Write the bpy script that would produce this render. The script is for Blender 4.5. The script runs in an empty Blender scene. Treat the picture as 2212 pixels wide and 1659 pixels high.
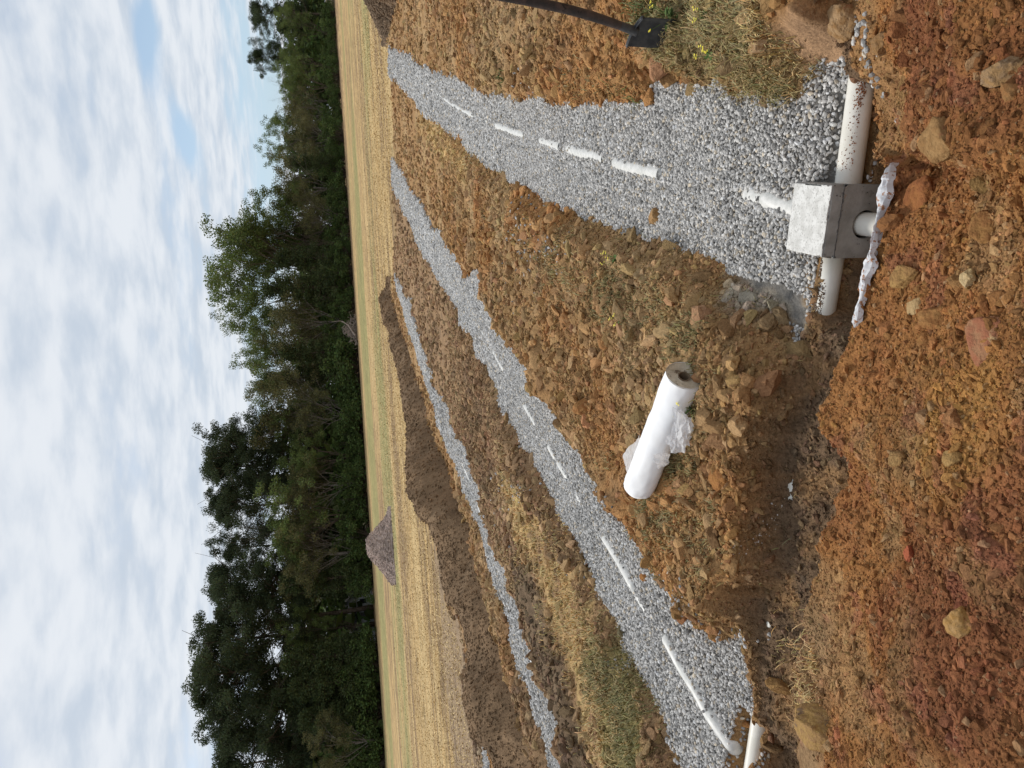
import bpy, math, random
import numpy as np
from mathutils import Matrix, Vector
random.seed(7); RNG = np.random.default_rng(11)
S = bpy.context.scene; C = S.collection
# ---------------------------------------------------------------- camera (phone held upright, picture stored on its side)
FPX = 1533.0; ROLL = math.radians(3.3); PITCH = math.radians(13.1); EYE = 2.1
cp, sp = math.cos(PITCH), math.sin(PITCH)
fwd = Vector((0, cp, -sp)); up = Vector((0, sp, cp)); rx = Vector((1, 0, 0))
Rr = rx*math.cos(ROLL) - up*math.sin(ROLL)
Uu = rx*math.sin(ROLL) + up*math.cos(ROLL)
cam = bpy.data.cameras.new('camera'); cam.sensor_width = 36; cam.lens = 36*FPX/2212; cam.clip_end = 6000; cam.clip_start = .05
co = bpy.data.objects.new('camera', cam); C.objects.link(co); S.camera = co
M = Matrix((( -Uu.x, Rr.x, -fwd.x, 0), (-Uu.y, Rr.y, -fwd.y, 0), (-Uu.z, Rr.z, -fwd.z, EYE), (0, 0, 0, 1)))
co.matrix_world = M
# ---------------------------------------------------------------- light
SUN_EL, SUN_AZ = math.radians(48), math.radians(-28)      # azimuth measured from +Y towards +X
S.view_settings.view_transform = 'Standard'; S.view_settings.look = 'None'; S.view_settings.exposure = 0.1; S.view_settings.gamma = 1
W = bpy.data.worlds.new('World'); S.world = W; W.use_nodes = True
nt = W.node_tree; nt.nodes.clear()
def N(nt, t, **k):
    n = nt.nodes.new(t)
    for a, b in k.items():
        if a == 'i':
            for q, v in b.items(): n.inputs[q].default_value = v
        else: setattr(n, a, b)
    return n
def mth(nt, op, a, b=None, clamp=False):
    n = nt.nodes.new('ShaderNodeMath'); n.operation = op; n.use_clamp = clamp
    for k, v in ((0, a), (1, b)):
        if v is None: continue
        if isinstance(v, (int, float)): n.inputs[k].default_value = v
        else: nt.links.new(v, n.inputs[k])
    return n.outputs[0]
def maprange(nt, v, a, b, c=0., d=1., smooth=True):
    n = nt.nodes.new('ShaderNodeMapRange'); n.interpolation_type = 'SMOOTHSTEP' if smooth else 'LINEAR'
    nt.links.new(v, n.inputs[0])
    for k, q in zip((1, 2, 3, 4), (a, b, c, d)): n.inputs[k].default_value = q
    return n.outputs[0]
def mixc(nt, f, a, b, mode='MIX'):
    n = nt.nodes.new('ShaderNodeMix'); n.data_type = 'RGBA'; n.blend_type = mode
    for k, v in ((0, f), (6, a), (7, b)):
        if isinstance(v, (int, float)): n.inputs[k].default_value = v
        elif isinstance(v, tuple): n.inputs[k].default_value = v if len(v) == 4 else (*v, 1)
        else: nt.links.new(v, n.inputs[k])
    return n.outputs[2]
def noise(nt, vec, scale, detail=4, rough=.55, dist=0., dim='3D'):
    n = nt.nodes.new('ShaderNodeTexNoise'); n.noise_dimensions = dim
    if vec is not None: nt.links.new(vec, n.inputs['Vector'])
    n.inputs['Scale'].default_value = scale; n.inputs['Detail'].default_value = detail
    n.inputs['Roughness'].default_value = rough; n.inputs['Distortion'].default_value = dist
    return n.outputs[0]
sky = N(nt, 'ShaderNodeTexSky', sky_type='NISHITA', sun_disc=False, sun_elevation=SUN_EL, sun_rotation=SUN_AZ, air_density=1.0, dust_density=1.6, ozone_density=1.0)
tc = N(nt, 'ShaderNodeTexCoord'); nrm = N(nt, 'ShaderNodeVectorMath', operation='NORMALIZE'); nt.links.new(tc.outputs['Generated'], nrm.inputs[0])
sx = N(nt, 'ShaderNodeSeparateXYZ'); nt.links.new(nrm.outputs[0], sx.inputs[0])
zz = mth(nt, 'ADD', mth(nt, 'MAXIMUM', sx.outputs[2], 0.0), 0.07)
cu = mth(nt, 'DIVIDE', sx.outputs[0], zz); cv = mth(nt, 'DIVIDE', sx.outputs[1], zz)
cmb = N(nt, 'ShaderNodeCombineXYZ'); nt.links.new(cu, cmb.inputs[0]); nt.links.new(cv, cmb.inputs[1])
mp = N(nt, 'ShaderNodeMapping'); nt.links.new(cmb.outputs[0], mp.inputs[0]); mp.inputs['Location'].default_value = (3.1, 1.7, 0); mp.inputs['Scale'].default_value = (1, 1.15, 1)
n1 = noise(nt, mp.outputs[0], 1.1, 7, .52, .1); n2 = noise(nt, mp.outputs[0], 3.8, 6, .52, .15); n3 = noise(nt, mp.outputs[0], .45, 3, .5)
cov = mth(nt, 'ADD', mth(nt, 'ADD', mth(nt, 'MULTIPLY', n1, .6), mth(nt, 'MULTIPLY', n3, .25)), mth(nt, 'MULTIPLY', n2, .20))
def blob(x, y, rx_, ry_, amt):      # a gap in the cloud deck, placed on the deck itself
    a = mth(nt, 'DIVIDE', mth(nt, 'SUBTRACT', cu, x), rx_); b = mth(nt, 'DIVIDE', mth(nt, 'SUBTRACT', cv, y), ry_)
    d2 = mth(nt, 'ADD', mth(nt, 'MULTIPLY', a, a), mth(nt, 'MULTIPLY', b, b))
    return mth(nt, 'MULTIPLY', mth(nt, 'POWER', 2.718, mth(nt, 'MULTIPLY', d2, -1.0)), amt)
GAPS = [(1.58, 3.25, .26, .16, .25), (1.32, 3.8, .15, .32, .26), (2.6, 5.1, .7, .4, .12), (2.3, 6.5, 1.6, .8, .30), (.6, 5.7, .9, .5, .20), (-.9, 5.3, .3, .3, .12), (-.1, 1.5, .1, .12, .1)]
for g in GAPS: cov = mth(nt, 'SUBTRACT', cov, blob(*g))
cm = maprange(nt, cov, .29, .51)
shade = maprange(nt, mth(nt, 'ADD', mth(nt, 'MULTIPLY', n2, .75), mth(nt, 'MULTIPLY', n1, .3)), .36, .66, 0, 1)
ccol = mixc(nt, shade, (.54, .61, .70), (.76, .795, .84))
sk = mixc(nt, 1.0, sky.outputs[0], (.105, .105, .105), 'MULTIPLY')
hz = maprange(nt, sx.outputs[2], .0, .42, .55, .0)
sk = mixc(nt, hz, sk, (.50, .71, .93))
up_ = mixc(nt, mth(nt, 'MULTIPLY', cm, .95), sk, ccol)
bg = N(nt, 'ShaderNodeBackground'); nt.links.new(up_, bg.inputs[0]); bg.inputs[1].default_value = 1.0
wo = N(nt, 'ShaderNodeOutputWorld'); nt.links.new(bg.outputs[0], wo.inputs[0])
sl = bpy.data.lights.new('sun', 'SUN'); sl.energy = 2.5; sl.angle = math.radians(14); sl.color = (1, .95, .87)
so = bpy.data.objects.new('sun', sl); C.objects.link(so); so.location = (0, 0, 60)
sd = Vector((math.sin(SUN_AZ)*math.cos(SUN_EL), math.cos(SUN_AZ)*math.cos(SUN_EL), math.sin(SUN_EL)))
so.rotation_euler = sd.to_track_quat('Z', 'Y').to_euler()

# ---------------------------------------------------------------- helpers
def ray(X, Y):
    X = np.asarray(X, float); Y = np.asarray(Y, float)
    a = (829.5-Y)/FPX; b = (1106-X)/FPX
    a2 = a*math.cos(ROLL)+b*math.sin(ROLL); b2 = -a*math.sin(ROLL)+b*math.cos(ROLL)
    return a2, cp+b2*sp, -sp+b2*cp
def at(X, Y, z=0.0):                 # where the sight line of a photo pixel meets height z
    a, b, c = ray(X, Y); t = (np.asarray(z)-EYE)/c
    return np.stack([a*t, b*t, np.asarray(z)+0*t], -1)
def height_at(X, Y, D):              # world height of a pixel seen at ground distance D
    a, b, c = ray(X, Y); return EYE+c*D/np.hypot(a, b)
def _h(ix, iy, iz, seed):
    h = (ix*374761393+iy*668265263+iz*2147483647+seed*1274126177) & 0xffffffff
    h = ((h ^ (h >> 13))*1274126177) & 0xffffffff
    h = ((h ^ (h >> 15))*2246822519) & 0xffffffff
    return ((h ^ (h >> 16)) & 0xffffff)/float(0xffffff)
def vn(x, y, seed=0, z=None):
    ix = np.floor(x).astype(np.int64); iy = np.floor(y).astype(np.int64); fx = x-ix; fy = y-iy
    fx = fx*fx*fx*(fx*(fx*6-15)+10); fy = fy*fy*fy*(fy*(fy*6-15)+10)
    if z is None:
        a = _h(ix, iy, 0, seed); b = _h(ix+1, iy, 0, seed); c = _h(ix, iy+1, 0, seed); d = _h(ix+1, iy+1, 0, seed)
        return (a+(b-a)*fx)*(1-fy)+(c+(d-c)*fx)*fy
    iz = np.floor(z).astype(np.int64); fz = z-iz; fz = fz*fz*(3-2*fz)
    def pl(k):
        a = _h(ix, iy, k, seed); b = _h(ix+1, iy, k, seed); c = _h(ix, iy+1, k, seed); d = _h(ix+1, iy+1, k, seed)
        return (a+(b-a)*fx)*(1-fy)+(c+(d-c)*fx)*fy
    return pl(iz)*(1-fz)+pl(iz+1)*fz
def fbm(x, y, seed=0, octv=4, g=.5, z=None):       # about -1..1
    s = 0; a = 1; t = 0; ca, sa = math.cos(.7), math.sin(.7)
    for k in range(octv):
        s = s+a*(vn(x, y, seed+k*17, z)*2-1); t += a; a *= g
        x, y = (x*ca-y*sa)*2.03+5.3, (x*sa+y*ca)*2.03+1.7
        if z is not None: z = z*2.03
    return s/t*1.4
def sst(a, b, x):
    t = np.clip((x-a)/(b-a), 0, 1); return t*t*(3-2*t)
def poly_sdf(P, poly):               # signed distance, positive inside
    poly = np.asarray(poly)[:, :2]; out = np.full(len(P), -9.0)
    lo = poly.min(0)-1.2; hi = poly.max(0)+1.2
    m = (P[:, 0] > lo[0]) & (P[:, 0] < hi[0]) & (P[:, 1] > lo[1]) & (P[:, 1] < hi[1])
    if not m.any(): return out
    Q = P[m]; d = np.full(len(Q), 1e9); ins = np.zeros(len(Q), bool)
    n = len(poly)
    for i in range(n):
        a = poly[i]; b = poly[(i+1) % n]; e = b-a; L = max(e@e, 1e-12)
        w = Q-a; t = np.clip((w@e)/L, 0, 1)
        q = w-t[:, None]*e; d = np.minimum(d, (q*q).sum(1))
        c = ((a[1] > Q[:, 1]) != (b[1] > Q[:, 1]))
        if c.any():
            xx = (b[0]-a[0])*(Q[:, 1]-a[1])/((b[1]-a[1]) if abs(b[1]-a[1]) > 1e-12 else 1e-12)+a[0]
            ins ^= c & (Q[:, 0] < xx)
    r = np.sqrt(d); r[~ins] *= -1; out[m] = r; return out
def link(o, parent=None):
    C.objects.link(o)
    if parent is not None: o.parent = parent
    return o
def np_mesh(name, V, F, mat, col=None, parent=None, smooth=False):
    V = np.asarray(V, np.float32); F = np.asarray(F, np.int32)
    me = bpy.data.meshes.new(name); me.vertices.add(len(V)); me.vertices.foreach_set('co', V.ravel())
    k = F.shape[1]; me.loops.add(F.size); me.loops.foreach_set('vertex_index', F.ravel())
    me.polygons.add(len(F)); me.polygons.foreach_set('loop_start', np.arange(0, F.size, k, dtype=np.int32))
    try: me.polygons.foreach_set('loop_total', np.full(len(F), k, np.int32))
    except Exception: pass
    me.polygons.foreach_set('use_smooth', np.full(len(F), bool(smooth)))
    if col is not None:
        a = me.attributes.new('tint', 'FLOAT_COLOR', 'POINT'); c = np.ones((len(V), 4), np.float32); c[:, :3] = col; a.data.foreach_set('color', c.ravel())
    me.update(calc_edges=True); me.materials.append(mat)
    return link(bpy.data.objects.new(name, me), parent)
def tag(o, label=None, cat=None, group=None, kind=None):
    if label: o['label'] = label
    if cat: o['category'] = cat
    if group: o['group'] = group
    if kind: o['kind'] = kind
    return o
def empty(name, loc, rz=0, scale=1):
    o = bpy.data.objects.new(name, None); C.objects.link(o); o.location = loc; o.rotation_euler = (0, 0, rz); o.scale = (scale,)*3; o.empty_display_size = .1; return o
class MB:                            # collects primitives of one part
    def __init__(s): s.v = []; s.f = []
    def add(s, v, f):
        o = len(s.v); s.v += [tuple(q) for q in v]; s.f += [tuple(i+o for i in q) for q in f]
    def box(s, c, d, rz=0):
        x, y, z = (q/2 for q in d); cr, sr = math.cos(rz), math.sin(rz)
        v = [(c[0]+a*x*cr-b*y*sr, c[1]+a*x*sr+b*y*cr, c[2]+e*z) for a in (-1, 1) for b in (-1, 1) for e in (-1, 1)]
        s.add(v, [(0, 1, 3, 2), (4, 6, 7, 5), (0, 4, 5, 1), (2, 3, 7, 6), (0, 2, 6, 4), (1, 5, 7, 3)])
    def tube(s, pts, rad, n=6, caps=True):
        pts = [Vector(p) for p in pts]; m = len(pts); o = len(s.v)
        if isinstance(rad, (int, float)): rad = [rad]*m
        t0 = (pts[1]-pts[0]).normalized(); ref = Vector((0, 0, 1)) if abs(t0.z) < .9 else Vector((1, 0, 0))
        for i, p in enumerate(pts):
            t = (pts[min(i+1, m-1)]-pts[max(i-1, 0)]).normalized(); a = t.cross(ref)
            if a.length < 1e-4: a = t.cross(Vector((.3, .9, .1)))
            a.normalize(); b = a.cross(t)
            for k in range(n):
                w = 2*math.pi*k/n; s.v.append(tuple(p+(a*math.cos(w)+b*math.sin(w))*rad[i]))
        for i in range(m-1):
            for k in range(n):
                s.f.append((o+i*n+k, o+i*n+(k+1) % n, o+(i+1)*n+(k+1) % n, o+(i+1)*n+k))
        if caps: s.f.append(tuple(o+k for k in range(n))[::-1]); s.f.append(tuple(o+(m-1)*n+k for k in range(n)))
    def build(s, name, mat, parent=None, smooth=False, bevel=0):
        me = bpy.data.meshes.new(name); me.from_pydata(s.v, [], s.f); me.update(); me.materials.append(mat)
        if smooth: me.polygons.foreach_set('use_smooth', np.ones(len(me.polygons), bool))
        o = link(bpy.data.objects.new(name, me), parent)
        if bevel:
            b = o.modifiers.new('bevel', 'BEVEL'); b.width = bevel; b.segments = 2; b.limit_method = 'ANGLE'
        return o
# ---------------------------------------------------------------- materials
def mat_new(name, rough=.9, spec=.2):
    m = bpy.data.materials.new(name); m.use_nodes = True; t = m.node_tree; b = t.nodes['Principled BSDF']
    b.inputs['Roughness'].default_value = rough; b.inputs['Specular IOR Level'].default_value = spec; return m, t, b
def obco(t):
    return t.nodes.new('ShaderNodeTexCoord').outputs['Object']
def bump(t, b, h, dist, strength=1.0):
    n = t.nodes.new('ShaderNodeBump'); n.inputs['Distance'].default_value = dist; n.inputs['Strength'].default_value = strength
    t.links.new(h, n.inputs['Height']); t.links.new(n.outputs[0], b.inputs['Normal'])
def mat_tint(name, amp=.35, scale=60, bd=.004, rough=.95, spec=.1, fac=1.0):
    m, t, b = mat_new(name, rough, spec); v = obco(t)
    at_ = N(t, 'ShaderNodeAttribute', attribute_name='tint')
    n = noise(t, v, scale, 6, .65); g = maprange(t, n, .25, .75, 1-amp, 1+amp, False)
    mm = N(t, 'ShaderNodeVectorMath', operation='MULTIPLY'); t.links.new(at_.outputs['Color'], mm.inputs[0])
    cx = N(t, 'ShaderNodeCombineXYZ'); [t.links.new(g, cx.inputs[k]) for k in range(3)]
    t.links.new(cx.outputs[0], mm.inputs[1]); t.links.new(mm.outputs[0], b.inputs['Base Color'])
    bump(t, b, n, bd)
    return m
def mat_noise(name, c1, c2, scale=8, rough=.8, spec=.2, bd=.002, detail=6, lo=.35, hi=.65, c3=None, s3=3, l3=.6):
    m, t, b = mat_new(name, rough, spec); v = obco(t); n = noise(t, v, scale, detail, .62)
    c = mixc(t, maprange(t, n, lo, hi), c1, c2)
    if c3: c = mixc(t, maprange(t, noise(t, v, s3, 8, .72), l3, l3+.06), c, c3)
    t.links.new(c, b.inputs['Base Color']); bump(t, b, n, bd); return m
M_ground = mat_tint('soil_ground', .45, 55, .022)
M_clod = mat_tint('soil_clod', .40, 70, .016)
M_gravel = mat_tint('crushed_stone', .22, 180, .0015, .8, .25)
M_pvc = mat_noise('pvc_plastic', (.76, .74, .68), (.68, .655, .58), 6, .35, .4, .0, c3=(.30, .19, .11), s3=38, l3=.66)
M_pvcclean = mat_noise('pvc_dusty', (.70, .69, .66), (.55, .55, .52), 22, .45, .3, .0005, c3=(.36, .36, .36), s3=60, l3=.62)
M_shovelm = mat_noise('dark_steel', (.018, .02, .024), (.055, .055, .055), 14, .5, .5, .001, c3=(.13, .10, .075), s3=30, l3=.64)
M_handle = mat_noise('worn_handle', (.02, .017, .016), (.065, .042, .034), 18, .55, .4, .002, c3=(.004, .004, .004), s3=9, l3=.56)
M_bark = mat_noise('bark', (.07, .052, .038), (.15, .12, .09), 3, .95, .1, .02)
M_greybark = mat_noise('grey_bark', (.13, .11, .09), (.24, .21, .18), 3, .95, .1, .02)
M_rock = lambda n, a, b, c: mat_noise(n, a, b, 26, .95, .1, .03, detail=9, c3=c, s3=9, l3=.58)

# ================================================================= layout lines taken from the photograph (photo pixels, 2212 wide)
T1U = [(841,106),(870,114),(886,125),(915,145),(932,153),(964,163),(997,177),(1026,195),(1049,212),(1068,203),(1091,213),(1108,225),(1127,218),(1147,212),(1169,208),(1189,221),(1221,225),(1264,229),(1290,223),(1319,221),(1352,226),(1402,222),(1408,166),(1441,175),(1473,186),(1499,194),(1525,179),(1546,155),(1568,161),(1565,183),(1557,197),(1583,215),(1609,208),(1638,215),(1674,223),(1696,205),(1725,205),(1740,190),(1747,175),(1769,157),(1791,139),(1824,135),(1838,153),(1842,205),(1838,290),(1828,392),(1815,480)]
T1L = [(1800,560),(1783,566),(1768,586),(1756,621),(1739,665),(1730,709),(1724,747),(1707,736),(1695,709),(1683,685),(1690,664),(1663,634),(1630,627),(1601,612),(1566,600),(1545,570),(1520,555),(1480,540),(1450,528),(1420,520),(1391,517),(1352,491),(1316,491),(1283,469),(1254,452),(1218,449),(1179,430),(1156,413),(1130,404),(1101,394),(1081,368),(1055,361),(1046,348),(1023,332),(997,312),(997,299),(968,286),(951,264),(928,251),(909,234),(896,212),(878,195),(863,176),(841,163)]
T2U = [(847,345),(853,348),(863,365),(880,387),(886,407),(899,423),(915,439),(922,462),(932,482),(938,498),(955,501),(958,521),(971,540),(985,558),(996,579),(1003,604),(1014,594),(1028,583),(1039,594),(1042,630),(1044,658),(1064,680),(1078,698),(1084,719),(1096,744),(1114,762),(1132,787),(1150,816),(1161,841),(1182,869),(1203,898),(1225,923),(1232,948),(1254,970),(1268,991),(1272,1016),(1293,1041),(1314,1078),(1321,1101),(1342,1125),(1367,1146),(1377,1174),(1398,1202),(1412,1234),(1433,1265),(1441,1272),(1459,1276),(1470,1288),(1492,1292),(1495,1314),(1488,1336),(1503,1358),(1532,1372),(1561,1383),(1587,1376),(1608,1361),(1608,1390),(1605,1420),(1616,1463),(1623,1507),(1627,1551),(1624,1659),(1622,1760)]
T2L = [(1510,1760),(1477,1659),(1466,1628),(1444,1599),(1444,1569),(1433,1540),(1424,1506),(1408,1478),(1384,1457),(1370,1422),(1349,1404),(1346,1366),(1332,1338),(1311,1307),(1290,1261),(1276,1223),(1258,1185),(1244,1157),(1223,1132),(1204,1106),(1200,1077),(1182,1048),(1164,1016),(1146,980),(1128,966),(1114,927),(1093,905),(1078,873),(1075,844),(1057,812),(1050,791),(1028,769),(1021,726),(992,698),(989,665),(967,630),(942,594),(931,561),(914,540),(902,518),(896,495),(886,469),(873,456),(863,426),(849,404)]
T3U = [(854,590),(862,610),(871,622),(874,644),(892,651),(888,672),(899,694),(906,719),(910,740),(921,769),(931,805),(939,837),(953,859),(964,869),(971,891),(974,916),(989,941),(1003,966),(1014,980),(1021,1005),(1021,1034),(1039,1056),(1039,1091),(1049,1125),(1060,1153),(1067,1181),(1070,1202),(1087,1223),(1105,1244),(1105,1286),(1122,1303),(1136,1335),(1143,1363),(1154,1394),(1164,1429),(1168,1464),(1171,1492),(1182,1497),(1203,1495),(1213,1502),(1217,1527),(1227,1544),(1224,1568),(1227,1603),(1237,1628),(1244,1659),(1285,1800)]
T3L = [(1228,1800),(1192,1659),(1182,1621),(1178,1586),(1161,1568),(1150,1537),(1143,1499),(1133,1467),(1119,1446),(1108,1411),(1101,1380),(1098,1349),(1087,1310),(1070,1272),(1056,1230),(1049,1195),(1042,1164),(1032,1125),(1021,1109),(1014,1081),(999,1059),(996,1034),(985,1002),(967,970),(960,941),(946,912),(942,873),(928,844),(917,805),(906,776),(899,744),(888,719),(878,690),(871,658),(860,630)]
T4 = [(1045,1586),(1056,1612),(1060,1659),(1066,1800),(1050,1800),(1046,1659),(1043,1625)]
def gz(X): X = np.asarray(X, float); return -.01-.045*sst(1000, 1250, X)-.075*sst(1450, 1700, X)-.035*sst(1690, 1800, X)
def topoly(px):
    px = np.array(px, float); return at(px[:, 0], px[:, 1], gz(px[:, 0]))
GP = [topoly(T1U+T1L), topoly(T2U+T2L), topoly(T3U+T3L), topoly(T4)]
# header trench frame: s along the header pipe, t away from the camera
A0 = np.array([.6935, 2.924]); ANG = math.radians(-18.4); E1 = np.array([math.cos(ANG), math.sin(ANG)]); E2 = np.array([-E1[1], E1[0]])
def st(P): Q = P[:, :2]-A0; return Q@E1, Q@E2
CR = [(1800,-260,.02),(1835,-60,-.03),(1838,20,-.05),(1848,100,-.08),(1868,160,-.12),(1893,190,-.20),(1892,260,-.24),(1888,330,-.2),(1905,352,-.05),(1924,365,.10),(1912,420,.17),(1893,500,.2),(1868,600,.2),(1847,690,.2),(1828,760,.2),(1802,840,.2),(1776,900,.2),(1790,950,.19),(1832,985,.15),(1836,1040,.12),(1808,1100,.1),(1768,1200,.08),(1756,1300,.05),(1735,1370,.02),(1722,1500,.0),(1720,1659,-.02),(1718,1900,-.03)]
BK = [(1800,-260,-.05),(1812,-60,-.07),(1824,60,-.12),(1835,160,-.18),(1840,205,-.18),(1836,290,-.18),(1826,392,-.18),(1800,500,-.18),(1783,566,-.18),(1768,586,-.18),(1756,621,-.13),(1739,665,-.13),(1722,747,-.12),(1700,790,-.08),(1686,850,-.06),(1665,900,-.05),(1645,1000,-.05),(1632,1100,-.05),(1640,1200,-.06),(1620,1290,-.08),(1608,1400,-.1),(1623,1507,-.12),(1628,1551,-.12),(1624,1659,-.12),(1620,1900,-.12)]
def lineST(L):
    L = np.array(L, float); P = at(L[:, 0], L[:, 1], L[:, 2]); s, t = st(P); o = np.argsort(s); return s[o], t[o], L[o, 2]
cs, ct, cz = lineST(CR); bs, bt, bz = lineST(BK)
# openings where the buried header pipe shows
sL = lambda X, Y: float(st(at(X, Y, -.22)[None])[0][0])
EXPO = [(sL(1806, 672), -.16, 1.0), (.16, sL(1882, 185), 1.0), (-9, sL(1652, 1540), 1.0)]
# field edge (ploughed stubble starts here), as distance per bearing
FE = np.array([(826,-400),(828,-100),(832,0),(840,100),(842,170),(848,250),(851,330),(846,420),(851,500),(848,560),(846,620),(842,680),(850,760),(866,830),(880,920),(884,1000),(892,1070),(915,1120),(935,1150),(950,1220),(957,1290),(985,1340),(1004,1430),(1000,1500),(1015,1570),(1040,1659),(1100,1900)], float)
fe = at(FE[:, 0], FE[:, 1], 0); fe_a = np.arctan2(fe[:, 0], fe[:, 1]); fe_r = np.hypot(fe[:, 0], fe[:, 1]); o_ = np.argsort(fe_a); fe_a, fe_r = fe_a[o_], fe_r[o_]
def reg(pts, z=0): p = np.array(pts, float); return at(p[:, 0], p[:, 1], z)
R_red = reg([(2212,-300),(1870,-200),(1850,60),(1885,190),(1900,330),(1960,360),(2060,330),(2212,250)], .35)
R_red2 = reg([(2500,1060),(2120,1130),(1930,1100),(1880,1180),(1870,1350),(1900,1480),(1990,1620),(2212,1660),(2600,1600)], .45)
R_yel = reg([(1985,830),(1930,900),(1960,1050),(2100,1060),(2212,930),(2212,800)], .4)
R_straw = reg([(1085,1010),(1130,1040),(1190,1150),(1240,1230),(1290,1330),(1330,1420),(1400,1520),(1420,1660),(1440,1800),(1300,1800),(1275,1659),(1265,1560),(1235,1420),(1190,1330),(1170,1240),(1130,1180),(1100,1100)])
R_green = reg([(1292,1392),(1335,1415),(1380,1500),(1405,1590),(1412,1800),(1330,1800),(1320,1659),(1300,1540),(1280,1450)])
R_str2 = reg([(925,255),(960,300),(1000,345),(1020,375),(1000,380),(960,345),(925,300),(905,265)])
R_dk3 = reg([(1120,1200),(1165,1230),(1200,1330),(1230,1420),(1270,1560),(1290,1659),(1330,1850),(1250,1850),(1246,1659),(1228,1560),(1200,1490),(1172,1440),(1150,1350),(1130,1270)])
R_grass1 = reg([(1418,20),(1470,-20),(1600,-60),(1690,0),(1700,100),(1690,205),(1640,215),(1570,205),(1560,140),(1520,150),(1480,170),(1425,150),(1440,80)])
R_clay = reg([(1700,80),(1740,40),(1790,20),(1806,60),(1796,120),(1745,172),(1718,200),(1700,150)], -.02)
R_dust = reg([(1545,600),(1600,612),(1655,625),(1690,655),(1700,705),(1670,690),(1620,680),(1570,660)], -.05)
R_track = reg([(935,1150),(952,1215),(960,1290),(990,1340),(1008,1430),(1002,1520),(1050,1600),(1060,1800),(1010,1800),(985,1659),(965,1500),(955,1380),(948,1290),(940,1220)])
R_roll = reg([(1452,800),(1350,1030),(1350,1070),(1400,1085),(1420,1060),(1520,840),(1515,800),(1480,780)], .1)
def terrain(P, want_col=True):
    x = P[:, 0]; y = P[:, 1]; r = np.hypot(x, y); ang = np.arctan2(x, y)
    g = np.maximum.reduce([poly_sdf(P, q) for q in GP])
    s, t = st(P)
    far = sst(10, 45, r)
    jit = fbm(x*4, y*4, 3, 3)*.05*(1+far*3)
    gs = g+jit*.6
    g1 = sst(-.02, .05, gs)                                   # gravel cover
    fedge = np.interp(ang, fe_a, fe_r); field = sst(-.6, .6, (r-fedge)*(20/np.maximum(r, 5))+fbm(x*.6, y*.6, 5, 3)*.8)
    lump = fbm(x*1.6, y*1.6, 9, 3); fine = fbm(x*9, y*9, 12, 4); rid = 1-np.abs(fbm(x*5, y*5, 31, 3))
    zs = .045+.05*lump+.035*fine+.03*rid
    # spoil heaped on both sides of the big trench
    near_gr = sst(-1.6, -.25, g)*(1-g1)
    zs = zs+.07*near_gr*(.6+.6*lump)
    zs = zs+.10*sst(1.2, 2.6, x-.25*y)*sst(2.5, 3.6, y)*sst(14, 9, y)
    str_ = sst(-.15, .15, poly_sdf(P, R_straw)+fine*.2) if want_col is not None else 0
    zs = zs*(1-.55*str_); fl_ = sst(7, 15, r); zs = zs*(1-fl_)+(-.01+.35*(zs-.045))*fl_
    zf = .01*fbm(x*.15, y*.15, 22, 3)+.012*fbm(x*1.3, y*6, 25, 2)*sst(70, 25, r)
    zs = zs*(1-field)+zf*field
    near = sst(6.5, 4.0, r)
    zg = -.055+.055*sst(9, 18, r)-.075*near*sst(-.3, .5, x+1.6)+.010*fbm(x*2.5, y*2.5, 41, 2)
    zg = np.where((x < -1.2), -.055+.055*sst(9, 18, r)-.065*sst(5.2, 4.2, r)+.010*fbm(x*2.5, y*2.5, 41, 2), zg)
    zg = zg-.045*sst(.45, .05, t)*sst(1.6, 1.0, np.abs(s))
    k = sst(-.22, .02, gs)
    z = zs*(1-k)+zg*k
    # header trench and the mound the photographer stands on
    tb = np.interp(s, bs, bt)+(.055*fbm(s*3.2, s*0+4.2, 79, 3)+.02*fbm(x*14, y*14, 81, 3))*sst(.4, .8, np.abs(s)); zb = np.interp(s, bs, bz); tcx = np.interp(s, cs, ct)+.035*fbm(s*6, s*0+.5, 77, 4)*sst(.3, .7, np.abs(s))+.01*fbm(x*18, y*18, 83, 2); zc = np.interp(s, cs, cz)
    ex = np.zeros_like(s)
    for a, b, w in EXPO: ex = np.maximum(ex, w*sst(a-.05, a+.03, s)*sst(b+.05, b-.03, s))
    ex = np.clip(ex+.12*fbm(x*14, y*14, 55, 3)*sst(0.02, .3, ex)*(ex < .98), 0, 1)
    floor = -.150-.135*ex+.020*fbm(x*9, y*9, 61, 4)+.05*sst(-.15, -.4, t)*fbm(x*2.5, y*2.5, 63, 3)
    pit = sst(.55, .38, np.abs(s-.02))*sst(-.02, -.12, t); floor = floor*(1-pit)-.42*pit
    bank = .10*sst(.0, .35, t-.10)*(1-ex*.6)
    floor = floor+bank+.025*fbm(x*22, y*22, 67, 3)*(1-ex)
    zt = np.minimum(floor, np.maximum(zb, -.05)+.02)
    wall_b = sst(-.09, .02, t-tb)                              # 1 behind the back edge
    zh = zt*(1-wall_b)+z*wall_b
    up1 = sst(.02, 1.25, tcx-t); top = .56+.03*lump
    zm = zc+(top-zc)*up1+.03*lump*up1+.018*fine+.006*fbm(x*34, y*34, 13, 3)
    hcr = np.clip(zc-(-.25), .05, .5)
    cr = sst(0, 1, (tcx+np.clip(hcr*.45, .05, .3)-t)/np.clip(hcr*.45, .05, .3))
    zfin = zh*(1-cr)+np.where(t > tcx, zc+.018*fine, zm)*cr
    wide = sst(11, 7, np.abs(s+.5))
    z = zfin*wide+np.where(t < tcx, .5, z)*(1-wide)
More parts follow.
